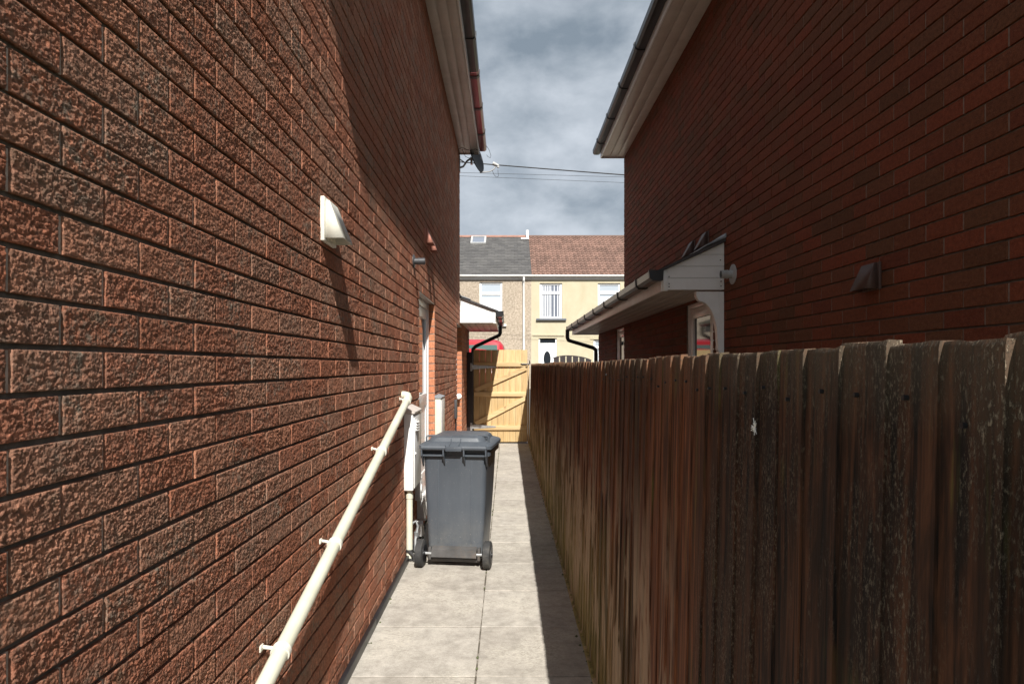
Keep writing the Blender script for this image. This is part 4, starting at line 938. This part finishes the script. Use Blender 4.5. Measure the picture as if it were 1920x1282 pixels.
# roofs: courses of slates/tiles as real laps
def roof(parent, x0, x1, kind):
    e0 = Vector((0, FY-.12, fz(516.5))); rg0 = Vector((0, 31.0, 7.72)); sl = (rg0-e0); Ls = sl.length; sl.normalize(); nr = Vector((0, -sl.z, sl.y))
    m_ = MB()
    if kind == 'slate':
        ch, tw = .19, .30; n = int(Ls/ch)+1
        for r in range(n):
            x = x0-(r % 2)*tw/2
            while x < x1:
                a_, b2 = max(x, x0)+.004, min(x+tw, x1)-.004
                if b2-a_ > .03:
                    p0 = e0+sl*(r*ch); p1 = e0+sl*min(r*ch+ch*1.15, Ls); m_.t = random.random()
                    h0 = nr*(.016+random.uniform(-.002, .004)); h1 = nr*.002
                    m_.add([(a_, (p0+h0).y, (p0+h0).z), (b2, (p0+h0).y, (p0+h0).z), (b2, (p1+h1).y, (p1+h1).z), (a_, (p1+h1).y, (p1+h1).z), (a_, p0.y, p0.z), (b2, p0.y, p0.z)], [(0, 1, 2, 3), (4, 5, 1, 0)])
                x += tw
    else:
        ch, tw = .30, .19; n = int(Ls/ch)+1; prof = [(0, 0), (.25, .0), (.40, .03), (.55, .045), (.70, .03), (.85, 0), (1.0, 0)]
        for r in range(n):
            x = x0
            while x < x1:
                m_.t = random.random(); p0 = e0+sl*(r*ch); p1 = e0+sl*min(r*ch+ch*1.08, Ls)
                vs = []
                for t_, h_ in prof:
                    xx = min(x+t_*tw, x1); q = p0+nr*(.030+h_); vs.append((xx, q.y, q.z))
                for t_, h_ in prof:
                    xx = min(x+t_*tw, x1); q = p1+nr*(.002+h_); vs.append((xx, q.y, q.z))
                for t_, h_ in prof:
                    xx = min(x+t_*tw, x1); q = p0+nr*(h_-.01); vs.append((xx, q.y, q.z))
                k_ = len(prof)
                m_.add(vs, [(i_, i_+1, k_+i_+1, k_+i_) for i_ in range(k_-1)]+[(2*k_+i_, 2*k_+i_+1, i_+1, i_) for i_ in range(k_-1)])
                x += tw
    ro = m_.build('roof', M['slate' if kind == 'slate' else 'redtile'], parent, fix=False)
    MB().add([(x0, e0.y, e0.z-.02), (x1, e0.y, e0.z-.02), (x1, rg0.y, rg0.z-.03), (x0, rg0.y, rg0.z-.03), (x1, 35.2, e0.z), (x0, 35.2, e0.z)], [(0, 1, 2, 3), (3, 2, 4, 5)]).build('roof_deck', M['roof_dark'], ro)
    rt = MB(); x = x0
    while x < x1-.02:
        b2 = min(x+.45, x1); rt.prism([(rg0.y-.12, rg0.z-.03), (rg0.y-.10, rg0.z+.04), (rg0.y, rg0.z+.085), (rg0.y+.10, rg0.z+.04), (rg0.y+.12, rg0.z-.03)], 'x', x+.004, b2-.004); x += .45
    rt.build('ridge_tile', M['ridge' if kind == 'slate' else 'redtile'], ro)
    gm = M['upvc']
    MB().box(x0, x1, FY-.03, FY-.002, fz(524.5), fz(518), .004).build('fascia', gm, parent)
    gu = MB(); 
    gp_ = [(FY-.135+.065*math.cos(t)-.01, fz(517.2)+.065*math.sin(t)) for t in [math.pi+math.pi*k/8 for k in range(9)]]
    gu.prism(gp_+[(FY-.085, fz(517.2)+.012), (FY-.205, fz(517.2)+.012)], 'x', x0, x1); gu.build('gutter', gm, parent)
    return ro, e0, sl, nr
rs, e0, sl, nr = roof(tg, -9, XB+.02, 'slate'); roof(tcz, XB+.022, 10, 'tile')
def on_roof(px_, py_):
    # where the sight line meets the roof plane
    d_ = Vector(((px_-952)/1200, 1, (687-py_)/1200)); o_ = Vector((0, 0, EYE)); t_ = (e0-o_).dot(nr)/d_.dot(nr); return o_+d_*t_
q = on_roof(882, 459); q2 = on_roof(911, 459); L_ = (on_roof(896, 446)-on_roof(896, 459)).length
rl = MB()
def onp(x, s_, h): p = q+sl*s_+nr*h; return (x, p.y, p.z)
for (xa, xb, sa, sb) in ((q.x, q.x+.09, 0, L_), (q2.x-.09, q2.x, 0, L_), (q.x+.09, q2.x-.09, 0, .09), (q.x+.09, q2.x-.09, L_-.09, L_)):
    vs = [onp(xa, sa, 0), onp(xb, sa, 0), onp(xb, sb, 0), onp(xa, sb, 0), onp(xa, sa, .1), onp(xb, sa, .1), onp(xb, sb, .1), onp(xa, sb, .1)]
    rl.add(vs, [(0, 3, 2, 1), (4, 5, 6, 7), (0, 1, 5, 4), (1, 2, 6, 5), (2, 3, 7, 6), (3, 0, 4, 7)])
ro_ = rl.build('rooflight', M['flue_pale'], tg)
MB().add([onp(q.x+.09, .09, .06), onp(q2.x-.09, .09, .06), onp(q2.x-.09, L_-.09, .06), onp(q.x+.09, L_-.09, .06)], [(0, 1, 2, 3)]).build('pane', M['glass_blind'], ro_)
# white ridge stub where the two roofs meet
st_ = MB().box(XB-.11, XB+.02, 30.75, 30.95, 7.55, 8.0, .02).box(XB-.36, XB+.03, 30.55, 30.80, 7.52, 7.60, .01); st_.build('vent_stub', M['upvc'], tg)
# white downpipe at the join
dp = MB().tube([(fx(982), FY-.14, fz(520)), (fx(982), FY-.14, fz(526)), (fx(982), FY-.05, fz(530)), (fx(982), FY-.05, .5)], .045, 12); dp.build('downpipe', M['upvc'], tg)
MB().box(a-.2, b_+.3, 26.0, FY, .3, .58, .01).build('door_step', M['mortar_light'], tcz)

# ---- boarded dark gate with arched top behind the fence ----------
ag = empty('arched_gate', (2.0, 20, .3), 'dark boarded gate with arched top and light gaps in front of the cream house', 'gate')
n = 6; x0_, x1_ = 1.42, 2.62
for k in range(n):
    a_ = x0_+(x1_-x0_)*k/n+.018; b2 = x0_+(x1_-x0_)*(k+1)/n-.018
    def ht(x): 
        t = (x-1.85)/(.85 if x > 1.85 else .60); return 1.50+.30*math.sqrt(max(0, 1-t*t*.9))
    MB().prism([(a_, .33), (b2, .33), (b2, ht(b2)), ((a_+b2)/2, ht((a_+b2)/2)), (a_, ht(a_))], 'y', 20, 20.03).build('board', M['iron_dark'], ag)
ar = MB()
pts = [(x0_+(x1_-x0_)*k/16, 20.04, min(1.79, ht(x0_+(x1_-x0_)*k/16)-.012)) for k in range(17)]
ar.tube(pts, .018, 6); ar.tube([(x0_, 20.04, .6), (x1_, 20.04, .6)], .02, 6); ar.build('frame', M['iron_dark'], ag)

# ---- red car -------------------------------------------------------
cxr, cy0, gz = -.86, 15.2, .31
car = empty('parked_car', (cxr, 17, gz), 'red high roofed car parked beyond the pine gate, only its roof and rear glass showing', 'car')
def section(y, zb, zs, zr, w, wr):
    """half-section points from sill to roof centre and back"""
    h = w/2; hr_ = wr/2
    P = [(h*.93, zb), (h, zb+.18), (h*1.0, zs-.12), (h*.975, zs), (hr_+(h*.975-hr_)*.22, zr-.13), (hr_*.95, zr-.05), (hr_*.80, zr-.012), (hr_*.45, zr), (0, zr+.006)]
    P = [(x, z) for x, z in P]; full = P+[(-x, z) for x, z in P[-2::-1]]
    return [(cxr+x, y, gz+z) for x, z in full]
secs = [(cy0, .38, .92, .95, 1.60, 1.45), (cy0+.05, .28, 1.0, 1.02, 1.72, 1.48), (cy0+.10, .25, 1.02, 1.30, 1.76, 1.40), (cy0+.22, .25, 1.03, 1.74, 1.80, 1.36), (cy0+.40, .25, 1.03, 1.80, 1.82, 1.40),
        (cy0+1.2, .25, 1.02, 1.83, 1.84, 1.42), (cy0+2.2, .25, 1.02, 1.80, 1.84, 1.38), (cy0+2.9, .25, 1.02, 1.60, 1.83, 1.25), (cy0+3.35, .25, 1.0, 1.12, 1.80, 1.35), (cy0+4.0, .28, .85, .98, 1.74, 1.3), (cy0+4.3, .38, .7, .78, 1.5, 1.2)]
cb_ = MB(); cb_.loft([section(*s_) for s_ in secs]); cb_.build('body', M['car_red'], car)
MB().add([(cxr-.66, cy0+.085, gz+1.13), (cxr+.66, cy0+.085, gz+1.13), (cxr+.60, cy0+.19, gz+1.66), (cxr-.60, cy0+.19, gz+1.66),
          (cxr-.66, cy0+.12, gz+1.13), (cxr+.66, cy0+.12, gz+1.13), (cxr+.60, cy0+.225, gz+1.66), (cxr-.60, cy0+.225, gz+1.66)],
         [(0, 1, 2, 3), (4, 7, 6, 5), (0, 4, 5, 1), (1, 5, 6, 2), (2, 6, 7, 3), (3, 7, 4, 0)]).build('rear_window', M['glass_car'], car)
for s_ in (-1, 1):
    MB().add([(cxr+s_*.885, cy0+.5, gz+1.06), (cxr+s_*.885, cy0+2.9, gz+1.06), (cxr+s_*.76, cy0+2.4, gz+1.62), (cxr+s_*.76, cy0+.55, gz+1.66)], [(0, 1, 2, 3)]).build('side_window', M['glass_car'], car)
    MB().box(cxr+s_*.70, cxr+s_*.86, cy0-.01, cy0+.08, gz+.72, gz+1.02, .02).build('tail_light', M['maroon'], car)
    for yy in (cy0+.85, cy0+3.4):
        w = MB().tube([(cxr+s_*.70, yy, gz+.33), (cxr+s_*.72, yy, gz+.33), (cxr+s_*.90, yy, gz+.33), (cxr+s_*.92, yy, gz+.33)], .33, 32, radii=[.30, .33, .33, .30]).build('wheel', M['rubber'], car)
        MB().tube([(cxr+s_*.921, yy, gz+.33), (cxr+s_*.925, yy, gz+.33)], .2, 24).build('rim', M['metal'], w)
    MB().tube([(cxr+s_*.60, cy0+.5, gz+1.84), (cxr+s_*.61, cy0+.7, gz+1.865), (cxr+s_*.61, cy0+2.0, gz+1.865), (cxr+s_*.59, cy0+2.2, gz+1.83)], .014, 8).build('roof_rail', M['black_plastic'], car)
MB().box(cxr-.86, cxr+.86, cy0-.09, cy0+.1, gz+.32, gz+.62, .05).build('bumper', M['black_plastic'], car)

# ---- overhead cables ----------------------------------------------
def cable(z0, z1, y, r, sag, label):
    pts = []
    for k in range(41):
        t = k/40; x = -14+30*t; zz = z0+(z1-z0)*((x+.8)/4.0)-sag*(1-((x-1)/15)**2)+sag
        pts.append((x, y, zz))
    tag(MB().tube(pts, r, 6).build('overhead_cable', M['wire']), label, 'cable', 'overhead cables between the houses')
cable(EYE+(687-307)*18/1200, EYE+(687-328)*18/1200, 18, .016, .15, 'thickest overhead cable, the upper one sloping down to the right')
cable(EYE+(687-325)*22/1200, EYE+(687-331)*22/1200, 22, .006, .05, 'thin overhead cable, the middle of the three')
cable(EYE+(687-332)*22/1200, EYE+(687-341)*22/1200, 22, .006, .05, 'thin overhead cable, the lowest of the three')
